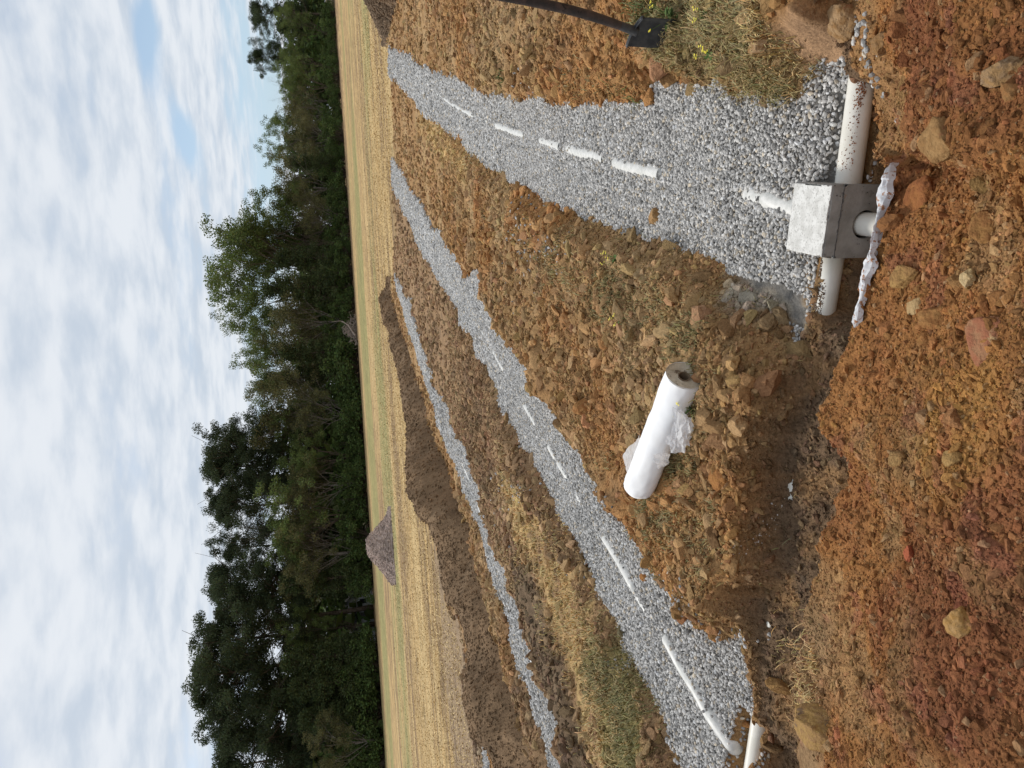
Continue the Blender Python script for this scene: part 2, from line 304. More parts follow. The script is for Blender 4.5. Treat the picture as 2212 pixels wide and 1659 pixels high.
    cvm = sst(.5, .9, ex)*sst(.11, .068, np.abs(t+.02))*np.where(s < 0, np.where(s > -1, sst(.01, -.03, t), 1), 1); dig = np.where((t > -.02) & (s > 0), -.215, -.30); z = z*(1-cvm)+np.minimum(z, dig+.012*fine)*cvm
    z = z*sst(400, 100, r)
    if not want_col: return z, g
    # ------------------------------------------------ colours of the soils themselves, plus painted shade under the gravel stones
    c = np.zeros((len(P), 3))
    def lay(colr, m): nonlocal c; c = c*(1-m[:, None])+np.array(colr)*m[:, None]
    n1 = fbm(x*.9, y*.9, 101, 4); n2 = fbm(x*3.2, y*3.2, 111, 4); n3 = fbm(x*13, y*13, 121, 4)
    lay((.37, .22, .10), np.ones(len(P)))
    lay((.40, .20, .075), .75*sst(-.1, .5, n1+.25*n2)*sst(20, 8, r))
    lay((.44, .30, .155), .6*sst(.1, .7, -n1+.4*n2))
    lay((.24, .15, .08), .6*sst(.25, .8, n2))
    t3z = sst(-.5, .5, poly_sdf(P, reg([(848,345),(1100,830),(1300,1180),(1400,1340),(1480,1659),(1520,1900),(1200,1900),(1100,1400),(1000,1000),(850,590)]))+n2*.3)
    lay((.31, .20, .115), .75*t3z)
    lay((.17, .115, .07), .55*sst(.0, .6, n1*.6+n2*.6)*t3z)
    lay((.50, .34, .15), .85*str_*sst(-.7, .2, n2+.3))
    lay((.50, .34, .15), .8*sst(-.3, .3, poly_sdf(P, R_str2)+n2*.3))
    lay((.155, .108, .068), .85*sst(-.15, .15, poly_sdf(P, R_dk3)+n2*.15))
    lay((.19, .17, .065), .75*sst(-.2, .2, poly_sdf(P, R_green)+n2*.25))
    lay((.29, .21, .10), .7*sst(-.1, .1, poly_sdf(P, R_grass1)+n2*.1))
    lay((.42, .26, .15), .9*sst(-.05, .05, poly_sdf(P, R_clay)+n3*.02))
    lay((.42, .37, .29), .9*sst(-.05, .05, poly_sdf(P, R_dust)+n3*.04))
    # stubble field: long drill rows roughly across the view, greener bands
    ca, sa = math.cos(math.radians(-12)), math.sin(math.radians(-12)); u = x*ca-y*sa; v = x*sa+y*ca
    rows = (fbm(u*.045, v*.42, 201, 5, .8)+fbm(u*.08, v*.9, 204, 3)*sst(90, 40, r))*.9; rows2 = fbm(u*.35, v*2.4, 211, 3); patch = fbm(u*.03, v*.12, 221, 4)
    fc = np.array((.46, .315, .145))*np.ones((len(P), 1)); 
    def mixf(cc, m): nonlocal fc; fc = fc*(1-m[:, None])+np.array(cc)*m[:, None]
    mixf((.24, .16, .09), .9*sst(-.15, .4, rows*.6+rows2*.35+.3*fbm(u*1.1, v*3.5, 261, 3)))
    mixf((.55, .41, .21), .6*sst(.15, .7, -rows+rows2*.3))
    gband = np.exp(-((r-74)/9)**2)*.9+np.exp(-((r-47)/6)**2)*.55
    mixf((.25, .245, .10), .75*sst(.15, .8, gband+patch*.9+rows2*.35-.05)); c_g = fbm(u*1.3, v*4.5, 271, 3)*sst(140, 50, r); fc = fc*(1+.28*c_g[:, None])
    mixf((.27, .175, .10), .8*sst(98, 112, v+0*x+fbm(u*.05, v*.05, 9, 2)*4)*sst(-.4, .5, rows+.5))
    m = field[:, None]; c = c*(1-m)+fc*m
    trk = sst(-.3, .3, poly_sdf(P, R_track)+rows2*.3)
    lay((.30, .215, .14), .85*trk); lay((.17, .115, .075), trk*.8*sst(.2, .6, fbm(u*.15, v*3.2, 301, 3)))
    lay((.085, .07, .035), sst(-1, 2, v-136)*.92)               # litter under the wood
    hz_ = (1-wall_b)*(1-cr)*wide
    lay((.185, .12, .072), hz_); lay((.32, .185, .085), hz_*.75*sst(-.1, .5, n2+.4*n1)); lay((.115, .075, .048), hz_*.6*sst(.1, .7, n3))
    mz = cr*wide
    lay((.34, .158, .056), mz); lay((.27, .115, .045), mz*.7*sst(0, .6, n2)); lay((.39, .235, .11), mz*.65*sst(.15, .7, -n2+.3*n1))
    lay((.215, .085, .040), mz*.85*np.maximum(sst(-.25, .25, poly_sdf(P, R_red)+n2*.2+n3*.05), sst(-.25, .25, poly_sdf(P, R_red2)+n2*.2+n3*.05)))
    lay((.44, .24, .07), mz*.5*sst(-.1, .1, poly_sdf(P, R_yel)+n2*.1))
    lay((.30, .20, .11), mz*.7*sst(-.5, -.9, s+1.0)*sst(.5, .1, tcx-t))
    lay((.28, .10, .07), mz*.4*sst(.45, .7, fbm(x*6+9, y*6, 131, 3)))
    c = c*(1+.22*n3+.10*n2)[:, None]
    gap_shade = np.array((.19, .18, .165))*np.ones((len(P), 1)); m = (g1*(1-hz_)*(1-mz)*(1-sst(.3, .6, ex)*sst(.17, .11, np.abs(t+.02))*np.where((s > 0) & (t > -.02), 0, 1)))[:, None]; c = c*(1-m)+gap_shade*m  # sheet under the stones darkened: shade in their gaps painted as colour
    return z, g, np.clip(c, .01, .9), dict(field=field, straw=str_, hz=hz_, mz=mz, s=s, t=t, gs=gs, cover=g1*(1-hz_)*(1-mz), r=r, ex=ex)
# ---------------------------------------------------------------- ground: one sheet to the horizon
fine_a = np.arange(-.88, .8801, .0024); co1 = np.linspace(-math.pi, -.88, 60)[:-1]; co2 = np.linspace(.88, math.pi, 60)[1:-1]
A_ = np.concatenate([co1, fine_a, co2]); R1 = .35*1.0062**np.arange(0, int(math.log(122/.35)/math.log(1.0062))); R2 = R1[-1]*1.06**np.arange(1, 50)
R_ = np.concatenate([R1, R2]); nA, nR = len(A_), len(R_)
gx = np.sin(A_)[None, :]*R_[:, None]; gy = np.cos(A_)[None, :]*R_[:, None]
P = np.stack([gx.ravel(), gy.ravel()], 1)
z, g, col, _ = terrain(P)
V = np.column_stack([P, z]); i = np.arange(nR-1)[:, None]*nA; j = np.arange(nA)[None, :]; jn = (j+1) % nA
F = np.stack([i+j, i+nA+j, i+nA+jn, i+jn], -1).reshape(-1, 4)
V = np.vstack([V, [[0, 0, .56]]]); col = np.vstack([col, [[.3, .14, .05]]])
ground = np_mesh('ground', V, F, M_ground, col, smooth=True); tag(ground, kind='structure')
def zat(x, y): return terrain(np.stack([np.atleast_1d(x), np.atleast_1d(y)], 1).astype(float), False)[0]
# ---------------------------------------------------------------- stones and clods
def ico(sub):
    import bmesh
    bm = bmesh.new(); bmesh.ops.create_icosphere(bm, subdivisions=sub, radius=1); v = np.array([q.co[:] for q in bm.verts]); f = np.array([[q.index for q in p.verts] for p in bm.faces]); bm.free(); return v, f
ICO = {1: ico(1), 2: ico(2), 3: ico(3), 4: ico(4), 5: ico(5)}
def tmpl(sub, kind, seed):
    v, f = ICO[sub]; v = v.copy(); r = np.random.default_rng(seed)
    if kind == 'stone':
        for _ in range(9):
            n = r.normal(size=3); n /= np.linalg.norm(n); d = r.uniform(.55, .82); h = v@n; m = h > d; v[m] -= np.outer(h[m]-d, n)
        v *= np.array([1.15, .9, .72])*r.uniform(.85, 1.15, 3)
    elif kind == 'clod':
        q = fbm(v[:, 0]*2.3+seed*3, v[:, 1]*2.3, seed, 3, .62, z=v[:, 2]*2.3); v *= (1+.40*q)[:, None]; v *= r.uniform(.96, 1.06, (len(v), 1))
        for _ in range(10):
            n = r.normal(size=3); n /= np.linalg.norm(n); d = r.uniform(.38, .8); h = v@n; m = h > d; v[m] -= np.outer(h[m]-d, n)
        v *= np.array([1.45, 1.05, .85])*r.uniform(.85, 1.15, 3)
    else: v *= r.uniform(.75, 1.2, (len(v), 1)); v[:, 2] *= .8
    return v, f
def scatter(name, Pxy, zc_, rad, col, sub, kind, mat, parent=None, ntm=8, sink=.25, flat=1.0, tilt=3.0):
    n = len(Pxy)
    if n == 0: return None
    T = [tmpl(sub, kind, k+1) for k in range(ntm)]; tv = np.stack([a for a, b in T]); tf = T[0][1]
    ids = RNG.integers(0, ntm, n)
    e = RNG.uniform(-1, 1, (n, 2))*tilt/3; az = RNG.uniform(0, 2*np.pi, n)
    ca, sa = np.cos(az), np.sin(az); cx, sx_ = np.cos(e[:, 0]), np.sin(e[:, 0]); cy, sy = np.cos(e[:, 1]), np.sin(e[:, 1])
    Z = np.zeros(n); O = np.ones(n)
    Rz = np.stack([ca, -sa, Z, sa, ca, Z, Z, Z, O], 1).reshape(n, 3, 3); Rx = np.stack([O, Z, Z, Z, cx, -sx_, Z, sx_, cx], 1).reshape(n, 3, 3); Ry = np.stack([cy, Z, sy, Z, O, Z, -sy, Z, cy], 1).reshape(n, 3, 3)
    R = Rz@Rx@Ry
    sc = rad[:, None]*RNG.uniform(.8, 1.2, (n, 3)); sc[:, 2] *= flat
    vv = tv[ids]*sc[:, None, :]; vv = np.einsum('nij,nkj->nki', R, vv)
    vv[:, :, 0] += Pxy[:, 0][:, None]; vv[:, :, 1] += Pxy[:, 1][:, None]; vv[:, :, 2] += (zc_+rad*(1-2*sink)*.5)[:, None]
    k = tv.shape[1]; f = (tf[None]+(np.arange(n)*k)[:, None, None]).reshape(-1, 3)
    return vv.reshape(-1, 3), f, np.repeat(col, k, 0)
def merge(parts):
    V, F, K = [], [], []; o = 0
    for p in parts:
        if p is None: continue
        V.append(p[0]); F.append(p[1]+o); K.append(p[2]); o += len(p[0])
    return np.vstack(V), np.vstack(F), np.vstack(K)
# trench pipes: centre lines in the photo; ranges of photo-Y where the crown of the pipe is uncovered
PIPES = [
 dict(px=[(857,138),(876,153),(899,172),(915,186),(945,205),(968,221),(984,231),(1003,241),(1023,251),(1049,262),(1075,273),(1101,283),(1127,291),(1143,298),(1163,303),(1189,311),(1221,321),(1244,329),(1277,335),(1309,347),(1342,358),(1412,374),(1470,392),(1560,410),(1623,423),(1660,435),(1712,452)],
   ex=[(880,903,.6),(913,920,.6),(928,938,.5),(942,952,.9),(959,982,1),(984,993,.9),(996,1020,1),(1023,1029,.5),(1034,1040,.4),(1047,1054,.5),(1069,1130,1),(1138,1149,.5),(1165,1205,1),(1223,1300,1.15),(1300,1322,.5),(1324,1418,1),(1460,1478,.35),(1605,1636,.45),(1644,1712,.70)], r=.057),
 dict(px=[(852,372),(855,384),(863,397),(870,412),(878,426),(891,449),(898,465),(925,515),(953,567),(971,597),(1014,674),(1039,715),(1053,740),(1067,766),(1085,800),(1105,830),(1130,877),(1152,914),(1182,966),(1196,991),(1218,1027),(1250,1081),(1300,1164),(1328,1209),(1356,1261),(1391,1321),(1433,1387),(1462,1442),(1492,1489),(1521,1544),(1561,1602),(1576,1624)],
   ex=[(384,388,.6),(397,400,.6),(408,412,.6),(424,429,.6),(450,464,.6),(563,572,.6),(595,599,.5),(673,678,.5),(715,738,.7),(746,750,.5),(760,799,.8),(876,914,.8),(966,991,.75),(1002,1032,.9),(1070,1085,.5),(1164,1270,.95),(1290,1322,.6),(1386,1445,.95),(1440,1614,1)], r=.055, byY=True),
 dict(px=[(860,604),(880,658),(910,748),(928,791),(967,919),(999,1005),(1015,1045),(1030,1091),(1039,1116),(1060,1165),(1095,1270),(1120,1350),(1147,1432),(1157,1471),(1175,1520),(1206,1621),(1217,1642),(1240,1720)],
   ex=[(600,660,.6),(732,752,.6),(776,812,.7),(912,926,.7),(1000,1040,.8),(1089,1120,.8),(1090,1118,.8),(1424,1440,.6),(1460,1480,.5),(1621,1646,.8)], r=.055, byY=True)]
def zgrav(x, y): return zat(x, y)
pipe_paths = []
for pi, d in enumerate(PIPES):
    px = np.array(d['px'], float); L = np.concatenate([[0], np.cumsum(np.hypot(*np.diff(px, axis=0).T))])
    tt = np.linspace(0, L[-1], 900); X = np.interp(tt, L, px[:, 0]); Y = np.interp(tt, L, px[:, 1])
    key = Y if d.get('byY') else X; e = np.zeros(len(tt))
    for a, b, w in d['ex']: e = np.maximum(e, w*sst(a-5, a+1, key)*sst(b+5, b-1, key))
    Pw = at(X, Y, gz(X)+.01); zg = zgrav(Pw[:, 0], Pw[:, 1]); zg = np.convolve(np.pad(zg, 45, 'edge'), np.ones(91)/91, 'valid'); e = np.clip(e*1.2, 0, 1.0)*np.clip(.92+.25*fbm(tt*.012, tt*0+pi, 77, 2), .5, 1.1); zz_ = zg-d['r']-.03+(.074)*e
    Pw = at(X, Y, zz_+d['r']); Pw[:, 2] = zz_; dist = np.hypot(Pw[:, 0], Pw[:, 1]); pipe_paths.append((Pw, e, d['r']))
def gravel_pts(r0, r1, sp_, a0=-.8, a1=.8):
    out = []
    for q in GP:
        lo = q.min(0)[:2]; hi = q.max(0)[:2]; nx = int((hi[0]-lo[0])/sp_)+1; ny = int((hi[1]-lo[1])/(sp_*.87))+1
        yy, xx = np.meshgrid(np.arange(ny), np.arange(nx), indexing='ij'); X = lo[0]+(xx+.5*(yy % 2))*sp_; Y = lo[1]+yy*sp_*.87
        p = np.stack([X.ravel(), Y.ravel()], 1); rr = np.hypot(p[:, 0], p[:, 1]); an = np.arctan2(p[:, 0], p[:, 1]); m = (rr >= r0) & (rr < r1) & (an > a0) & (an < a1); p = p[m]
        p = p+RNG.uniform(-.42, .42, p.shape)*sp_
        out.append(p)
    p = np.vstack(out); z, g, c, I = terrain(p); bag = fbm(p[:, 0]*9, p[:, 1]*9, 404, 3)*.03*(1+sst(6, 25, I['r'])*3)
    m = (I['gs']+bag > -.01) & (I['hz'] < .97) & (I['mz'] < .5) & ~((I['ex'] > .4) & (np.abs(I['t']+.02) < .058))
    thin = fbm(p[:, 0]*3, p[:, 1]*3, 505, 3)
    dust = poly_sdf(p, R_dust); m &= ~((dust > -.02) & (thin > -.5))
    sb_, tb_ = st(p); m &= ~((np.abs(sb_) < .175) & (np.abs(tb_) < .155))
    p = p[m]; z = z[m]
    keep = np.ones(len(p), bool)
    for Pw, e, rad in pipe_paths:
        sel = np.arange(0, len(Pw)); Q = Pw[sel]; E_ = e[sel]
        lo = Q[:, :2].min(0)-.2; hi = Q[:, :2].max(0)+.2
        idx = np.where((p[:, 0] > lo[0]) & (p[:, 0] < hi[0]) & (p[:, 1] > lo[1]) & (p[:, 1] < hi[1]))[0]
        for k in range(0, len(idx), 4000):
            ii = idx[k:k+4000]; dd = (p[ii, 0][:, None]-Q[None, :, 0])**2+(p[ii, 1][:, None]-Q[None, :, 1])**2
            jn = dd.argmin(1); dm = np.sqrt(dd[np.arange(len(ii)), jn]); w = np.sqrt(np.clip(2*rad*(.074*E_[jn]-.03-.012), 0, 1)); w = np.minimum(w, rad)
            keep[ii] &= ~((dm < w*(.45+.75*RNG.random(len(ii)))) & (RNG.random(len(ii)) > .05))
    return p[keep], z[keep]
def gcol(n):
    v = RNG.normal(0, 1, n); b = np.clip(.41+.11*v, .13, .70); b = b*1.06; c = np.stack([b*1.03, b*1.0, b*.955], 1)
    w = RNG.random(n); m = w < .07; c[m] *= np.array([1.12, 1.0, .82]); m = w > .88; c[m] *= .62; m = (w > .5) & (w < .56); c[m] = np.minimum(c[m]*1.5, .62); return c
parts = []
for (r0, r1, s_, sub) in ((0, 4.6, .0190, 2), (4.6, 9.5, .0220, 1), (9.5, 16, .034, 1), (16, 36, .055, 1)):
    for lay_, dz in ((1, 0), (.75, .010)):
        p, zz_ = gravel_pts(r0, r1, s_/lay_)
        if dz: kk = RNG.random(len(p)) < .6; p = p[kk]; zz_ = zz_[kk]
        n = len(p); rad = s_*RNG.uniform(.44, .76, n)
        parts.append(scatter('g', p, zz_+dz*s_/.0190, rad, gcol(n), sub if sub == 1 else 2, 'stone' if sub == 2 else 'ico', M_gravel, sink=.3))
for Pw, e, rad in pipe_paths:          # stones lying against and over the flanks of the bare pipe
    seg = np.diff(Pw, axis=0); L_ = np.hypot(seg[:, 0], seg[:, 1]); cum = np.concatenate([[0], np.cumsum(L_)]); nst = int(cum[-1]/.0045); q = RNG.uniform(0, cum[-1], nst); ii = np.clip(np.searchsorted(cum, q)-1, 0, len(seg)-1); f_ = (q-cum[ii])/np.maximum(L_[ii], 1e-6)
    base_ = Pw[ii]+seg[ii]*f_[:, None]; dirn = seg[ii][:, :2]/np.maximum(L_[ii], 1e-6)[:, None]; nn_ = np.stack([-dirn[:, 1], dirn[:, 0]], 1); sd_ = np.where(RNG.random(nst) < .5, 1., -1.); rg = fbm(q*5, sd_*3+9, 313, 3)
    d_ = np.clip(RNG.uniform(.62, 1.12, nst)-.28*np.clip(rg, 0, 1), .25, 1.15); m = (e[ii] > .3) & (RNG.random(nst) < .8); m |= (e[ii] > .3) & (RNG.random(nst) < .03)
    d_ = np.where(RNG.random(nst) < .02, RNG.uniform(0, .7, nst), d_); hh_ = np.sqrt(np.clip(1-d_**2, 0, 1))*rad
    p = base_[:, :2]+nn_*(sd_*d_*rad)[:, None]; k_ = m; p = p[k_]; zz2 = base_[k_, 2]+hh_[k_]; zb2 = zat(p[:, 0], p[:, 1])+.008
    dist_ = np.hypot(p[:, 0], p[:, 1]); rr2 = RNG.uniform(.009, .0155, len(p))*np.clip(dist_/9, 1, 2); parts.append(scatter('g', p, np.maximum(zz2, zb2), rr2, gcol(len(p)), 1, 'ico', M_gravel, sink=.35))
# strays on the soil beside the trenches
p = np.vstack([at(RNG.normal(cx_, sx1, n_), RNG.normal(cy_, sy1, n_), 0)[:, :2] for cx_, cy_, sx1, sy1, n_ in ((1140,520,22,55,260),(1215,535,18,22,120),(1500,1310,22,25,110),(1410,1270,20,15,60),(1555,1390,25,12,60),(1825,70,12,70,60),(1440,1340,0,0,0),(1145,180,12,14,50),(1100,215,40,6,60),(1345,1430,8,12,50),(1350,1235,60,8,60),(1180,1050,60,14,80),(1100,1100,20,60,60),(1330,1090,12,12,30))])
z_, g_ = terrain(p, False); m = g_ < .0; p = p[m]; z_ = z_[m]; n = len(p)
parts.append(scatter('g', p, z_, RNG.uniform(.009, .016, n)*np.clip(np.hypot(*p.T)/6, 1, 2), gcol(n)*.85, 1, 'ico', M_gravel, sink=.2))
V, F, K = merge(parts)
tag(np_mesh('gravel', V, F, M_gravel, K), 'loose grey crushed stone filling the drain trenches', 'gravel', kind='stuff')
print('gravel faces', len(F))
# soil clods
def rpol(n, r0, r1, a0, a1, pw=1.0):
    u = RNG.random(n); r = (r0**pw+(r1**pw-r0**pw)*u)**(1/pw); a = RNG.uniform(a0, a1, n); return np.stack([np.sin(a)*r, np.cos(a)*r], 1)
def clods(n, r0, r1, lo, hi, sub, where, pw=1.0, power=2.2, kind='clod', sink=.35, cj=.22, a=.72):
    p = rpol(n, r0, r1, -a, a, pw); z, g, c, I = terrain(p)
    m = where(p, g, I) & ~((np.abs(I['s']) < .18) & (np.abs(I['t']) < .16)); p, z, c = p[m], z[m], c[m]; k = len(p)
    rad = lo*(1+RNG.pareto(power, k)); rad = np.minimum(rad, hi)
    c = c*(1+cj*.75*RNG.normal(size=k)[:, None])*(1+.035*RNG.normal(size=(k, 3))); 
    pale = RNG.random(k) < .06; c[pale] = c[pale]*.6+np.array([.45, .31, .17])*.45
    return scatter('c', p, z, rad, np.clip(c, .02, .8), sub, kind, M_clod, sink=sink)
W_fg = lambda p, g, I: (I['mz'] > .4) & ~((I['ex'] > .3) & (np.abs(I['t']+.02) < .09))
W_hd = lambda p, g, I: (I['hz'] > .12) & (I['cover'] < .3) & ~((I['ex'] > .3) & (np.abs(I['t']+.02) < .09))
def W_mid(dens, cl=.0):
    def f(p, g, I):
        k = fbm(p[:, 0]*1.1, p[:, 1]*1.1, 900, 3)
        clay = (poly_sdf(p, R_clay) > -.03) | (poly_sdf(p, R_roll) > -.04)
        return (I['cover'] < .25) & (I['mz'] < .4) & (I['hz'] < .75) & (I['field'] < .5) & (g < -.0) & ~clay & (RNG.random(len(p)) < dens*(1-.8*I['straw'])*(1-.45*sst(-.1, .1, poly_sdf(p, R_grass1)))*(1-.5*sst(-.3, .3, poly_sdf(p, R_dk3)))*(np.clip(.75+1.1*k+cl, .12, 1)))
    return f
parts = [clods(60000, 1.1, 3.4, .0022, .007, 1, W_fg, .8, 2.5, 'ico', .3),
         clods(13000, 1.1, 3.6, .0048, .016, 2, W_fg, .8, 2.1, sink=.35, a=.6),
         clods(170, 1.2, 3.4, .013, .032, 3, W_fg, 1, 2.0, sink=.45, a=.6),
         clods(50000, 2.4, 5.6, .0030, .009, 1, W_hd, 1, 2.4, 'ico', .3, a=.62), clods(11000, 2.4, 5.6, .0065, .02, 2, W_hd, 1, 2.4, sink=.3, a=.62), clods(260, 2.4, 5.2, .010, .028, 2, W_hd, 1, 2.0),
         clods(90000, 2.4, 6.5, .0040, .012, 1, W_mid(1, .35), 1.2, 2.4, 'ico', .3, a=.6), clods(34000, 2.6, 7.0, .0085, .026, 2, W_mid(1, .3), 1.2, 2.3, sink=.3, a=.56), clods(3800, 2.8, 7.2, .019, .055, 2, W_mid(1, .25), 1.2, 2.4, sink=.3, a=.56),
         clods(260, 2.8, 7.5, .038, .075, 3, W_mid(1, .2), 1.2, 2.4, sink=.4, a=.55),
         clods(40000, 6.5, 14, .010, .03, 1, W_mid(1, .3), 1.3, 2.2, 'ico', .3, a=.6), clods(24000, 6.5, 14.5, .018, .06, 2, W_mid(1, .25), 1.3, 2.3, sink=.3, a=.56),
         clods(34000, 14, 34, .024, .075, 1, W_mid(1, .2), 1.3, 2.2, 'clod', .35, a=.6)]
def pipe_dirt(s0, s1, n, w0, w1, pw, zc0, rad_, tp, col_):     # crumbs lying on a bare pipe, w = angle round the pipe (0 = top, + = far side)
    u = RNG.random(n)**pw; s_ = s0+(s1-s0)*u; w = RNG.uniform(w0, w1, n); tt_ = tp+rad_*np.sin(w); zz_ = zc0+rad_*np.cos(w); p = A0+s_[:, None]*E1+tt_[:, None]*E2; k = RNG.uniform(.0012, .0042, n)
    return scatter('c', p, zz_, k, np.array(col_)*RNG.uniform(.7, 1.3, (n, 1)), 1, 'ico', M_clod, sink=.3)
def white_bits(sa, sb, n):
    s_ = RNG.uniform(sa, sb, n); p = A0+s_[:, None]*E1+RNG.normal(0, .012, (n, 1))*E2; return scatter('c', p, zat(p[:, 0], p[:, 1]), RNG.uniform(.002, .005, n), np.array([[.80, .74, .68]])*np.ones((n, 1)), 1, 'ico', M_clod, sink=.2)
parts += [white_bits(sL(1710, 1190), sL(1713, 1140), 60), white_bits(sL(1713, 1140), sL(1718, 1070), 30), white_bits(sL(1655, 1500), sL(1660, 1470), 40)]
parts += [pipe_dirt(.66, .22, 900, -1.0, 1.3, 2.4, -.225, .058, -.02, (.27, .11, .05)), pipe_dirt(.66, .50, 900, -1.2, 1.4, 1.6, -.225, .058, -.02, (.27, .11, .05)),
          pipe_dirt(-.18, -.46, 1500, .0, 1.4, .8, -.22, .052, 0.0, (.17, .11, .07)), pipe_dirt(-.30, -.50, 900, -.7, 1.4, .7, -.22, .052, 0.0, (.17, .11, .07)), pipe_dirt(-2.6, -3.6, 1500, -.6, 1.4, 2.0, -.22, .052, 0.0, (.26, .14, .08))]
V, F, K = merge(parts)
tag(np_mesh('soil_clods', V, F, M_clod, K), 'crumbled orange and brown clay clods strewn over the dug ground', 'soil', kind='stuff')
print('clod faces', len(F))
# ---------------------------------------------------------------- spoil berms
def berm(name, crest, foot, label, Yr, back=1.7, seed=0, n=700, colr=(.205, .132, .075)):
    crest = np.array(crest, float); foot = np.array(foot, float); Y = np.linspace(*Yr, n)
    cX = np.interp(Y, crest[:, 1], crest[:, 0]); fX = np.interp(Y, foot[:, 1], foot[:, 0])
    k = 9; fX = np.convolve(np.pad(fX, k, 'edge'), np.ones(2*k+1)/(2*k+1), 'valid')
    Fp = at(fX, Y, -.03); D = np.hypot(Fp[:, 0], Fp[:, 1]); dr = Fp[:, :2]/D[:, None]
    Dc = D+1.2+.03*D; zc_ = np.clip(height_at(cX, Y, Dc), .06, 1.0)
    prof = np.linspace(-.06, 2.15, 60); rows = []
    for u in prof:
        if u <= 1: dd = D+(Dc-D)*u; zz_ = -.04+(zc_+.04)*np.sin(np.clip(u, 0, 1)*math.pi/2)**.85 if u > 0 else np.full(n, -.1)
        else: w = (u-1)/1.15; dd = Dc+back*w*(.5+zc_); zz_ = zc_*(1-sst(0, 1, w))-.08*w
        x = dr[:, 0]*dd; y = dr[:, 1]*dd; amp = min(1, max(0, u*5))*(1 if u < 1.6 else .4)
        zz_ = zz_+amp*(.032*fbm(x*1.8, y*1.8, seed, 3)*(.4 if abs(u-1) < .1 else 1)+.022*fbm(x*7, y*7, seed+5, 4))
        rows.append(np.stack([x, y, zz_], 1))
    V = np.array(rows); m = len(prof); x = V[..., 0].ravel(); y = V[..., 1].ravel()
    c = np.array(colr)*(1+.25*fbm(x*2, y*2, seed+9, 4)+.2*fbm(x*14, y*14, seed+3, 3))[:, None]
    lt = sst(.2, .7, fbm(x*.7, y*1.5, seed+21, 3))[:, None]; c = c*(1-.45*lt)+np.array((.32, .22, .135))*.45*lt
    i = np.arange(m-1)[:, None]*n; j = np.arange(n-1)[None, :]; F = np.stack([i+j, i+j+1, i+n+j+1, i+n+j], -1).reshape(-1, 4)
    Vv = V.reshape(-1, 3); o = np_mesh(name, Vv, F, M_ground, np.clip(c, .02, .8), smooth=True)
    tag(o, label, 'dirt mound')
    q = RNG.integers(0, len(Vv), 15000); q = q[(q//n > 2) & (q//n < 34)]; pp = Vv[q]; rad = .010*(1+RNG.pareto(2.2, len(q))); rad = np.minimum(rad, .028)*np.clip(np.hypot(pp[:, 0], pp[:, 1])/13, .8, 2)
    pp = pp+RNG.normal(0, .02, pp.shape)*[1, 1, 0]
    a, b, kcol = scatter('x', pp[:, :2], pp[:, 2], rad, np.clip(c[q]*(1+.2*RNG.normal(size=(len(q), 1))), .02, .8), 1, 'ico', M_clod, sink=.35)
    np_mesh('crumbs', a, b, M_clod, kcol, o); 
    return o
CREST = [(848,596),(842,608),(828,626),(818,644),(824,672),(829,698),(842,715),(842,740),(851,769),(854,783),(863,819),(874,898),(879,919),(878,962),(876,1005),(879,1020),(878,1056),(892,1077),(899,1098),(909,1111),(927,1122),(934,1150),(944,1174),(951,1220),(955,1254),(965,1289),(986,1307),(997,1338),(1007,1377),(1011,1411),(1004,1464),(1000,1492),(1007,1534),(1014,1568),(1035,1586),(1053,1603),(1063,1624),(1066,1659),(1085,1850)]
FOOT = sorted([(x-17, y) for x, y in T3L], key=lambda q: q[1]); FOOT = [(850, 590)]+FOOT
berm('dirt_mound', CREST, FOOT, 'long dark brown spoil ridge behind the farthest gravel strip', (598, 1840), seed=3)
berm('dirt_mound', [(740,-150),(785,-2),(800,25),(822,75),(833,98)], [(905,-150),(862,0),(850,40),(842,80),(838,100)], 'small brown dirt mound at the edge of the stubble, cut by the photo border', (-150, 98), seed=40, n=260, colr=(.19, .135, .09))
def hit(X, Y, d0=.9, d1=60):
    a, b, c = (float(q) for q in ray(X, Y)); D = d0*(d1/d0)**np.linspace(0, 1, 900); h = math.hypot(a, b)
    x = a/h*D; y = b/h*D; zr = EYE+c/h*D; zt_ = zat(x, y); k = np.argmax(zr < zt_)
    return np.array([x[k], y[k], zt_[k]]), math.sqrt(D[k]**2+(zr[k]-EYE)**2)
def on_plane(X, Y, tval=None, sval=None):
    a, b, c = (float(q) for q in ray(X, Y)); E = E2 if tval is not None else E1; w = tval if tval is not None else sval
    k = (w+A0@E)/(a*E[0]+b*E[1]); Pq = np.array([a*k, b*k]); s_, t_ = st(Pq[None]); return float(s_[0]), float(t_[0]), EYE+c*k
def wst(s, t, z): q = A0+s*E1+t*E2; return (q[0], q[1], z)
# ---------------------------------------------------------------- pipes in the gravel
LBL = ['white perforated pipe running up the wide gravel bed behind the concrete box', 'white perforated pipe showing in dashes along the middle gravel strip', 'white perforated pipe in the narrow gravel strip beside the dark spoil ridge']
for (Pw, e, rad), lb in zip(pipe_paths, LBL):
    m = MB(); k = 3; pts = Pw[::k]; m.tube(pts, rad, 20); o = m.build('drain_pipe', M_pvcclean, smooth=True); tag(o, lb, 'pipe')
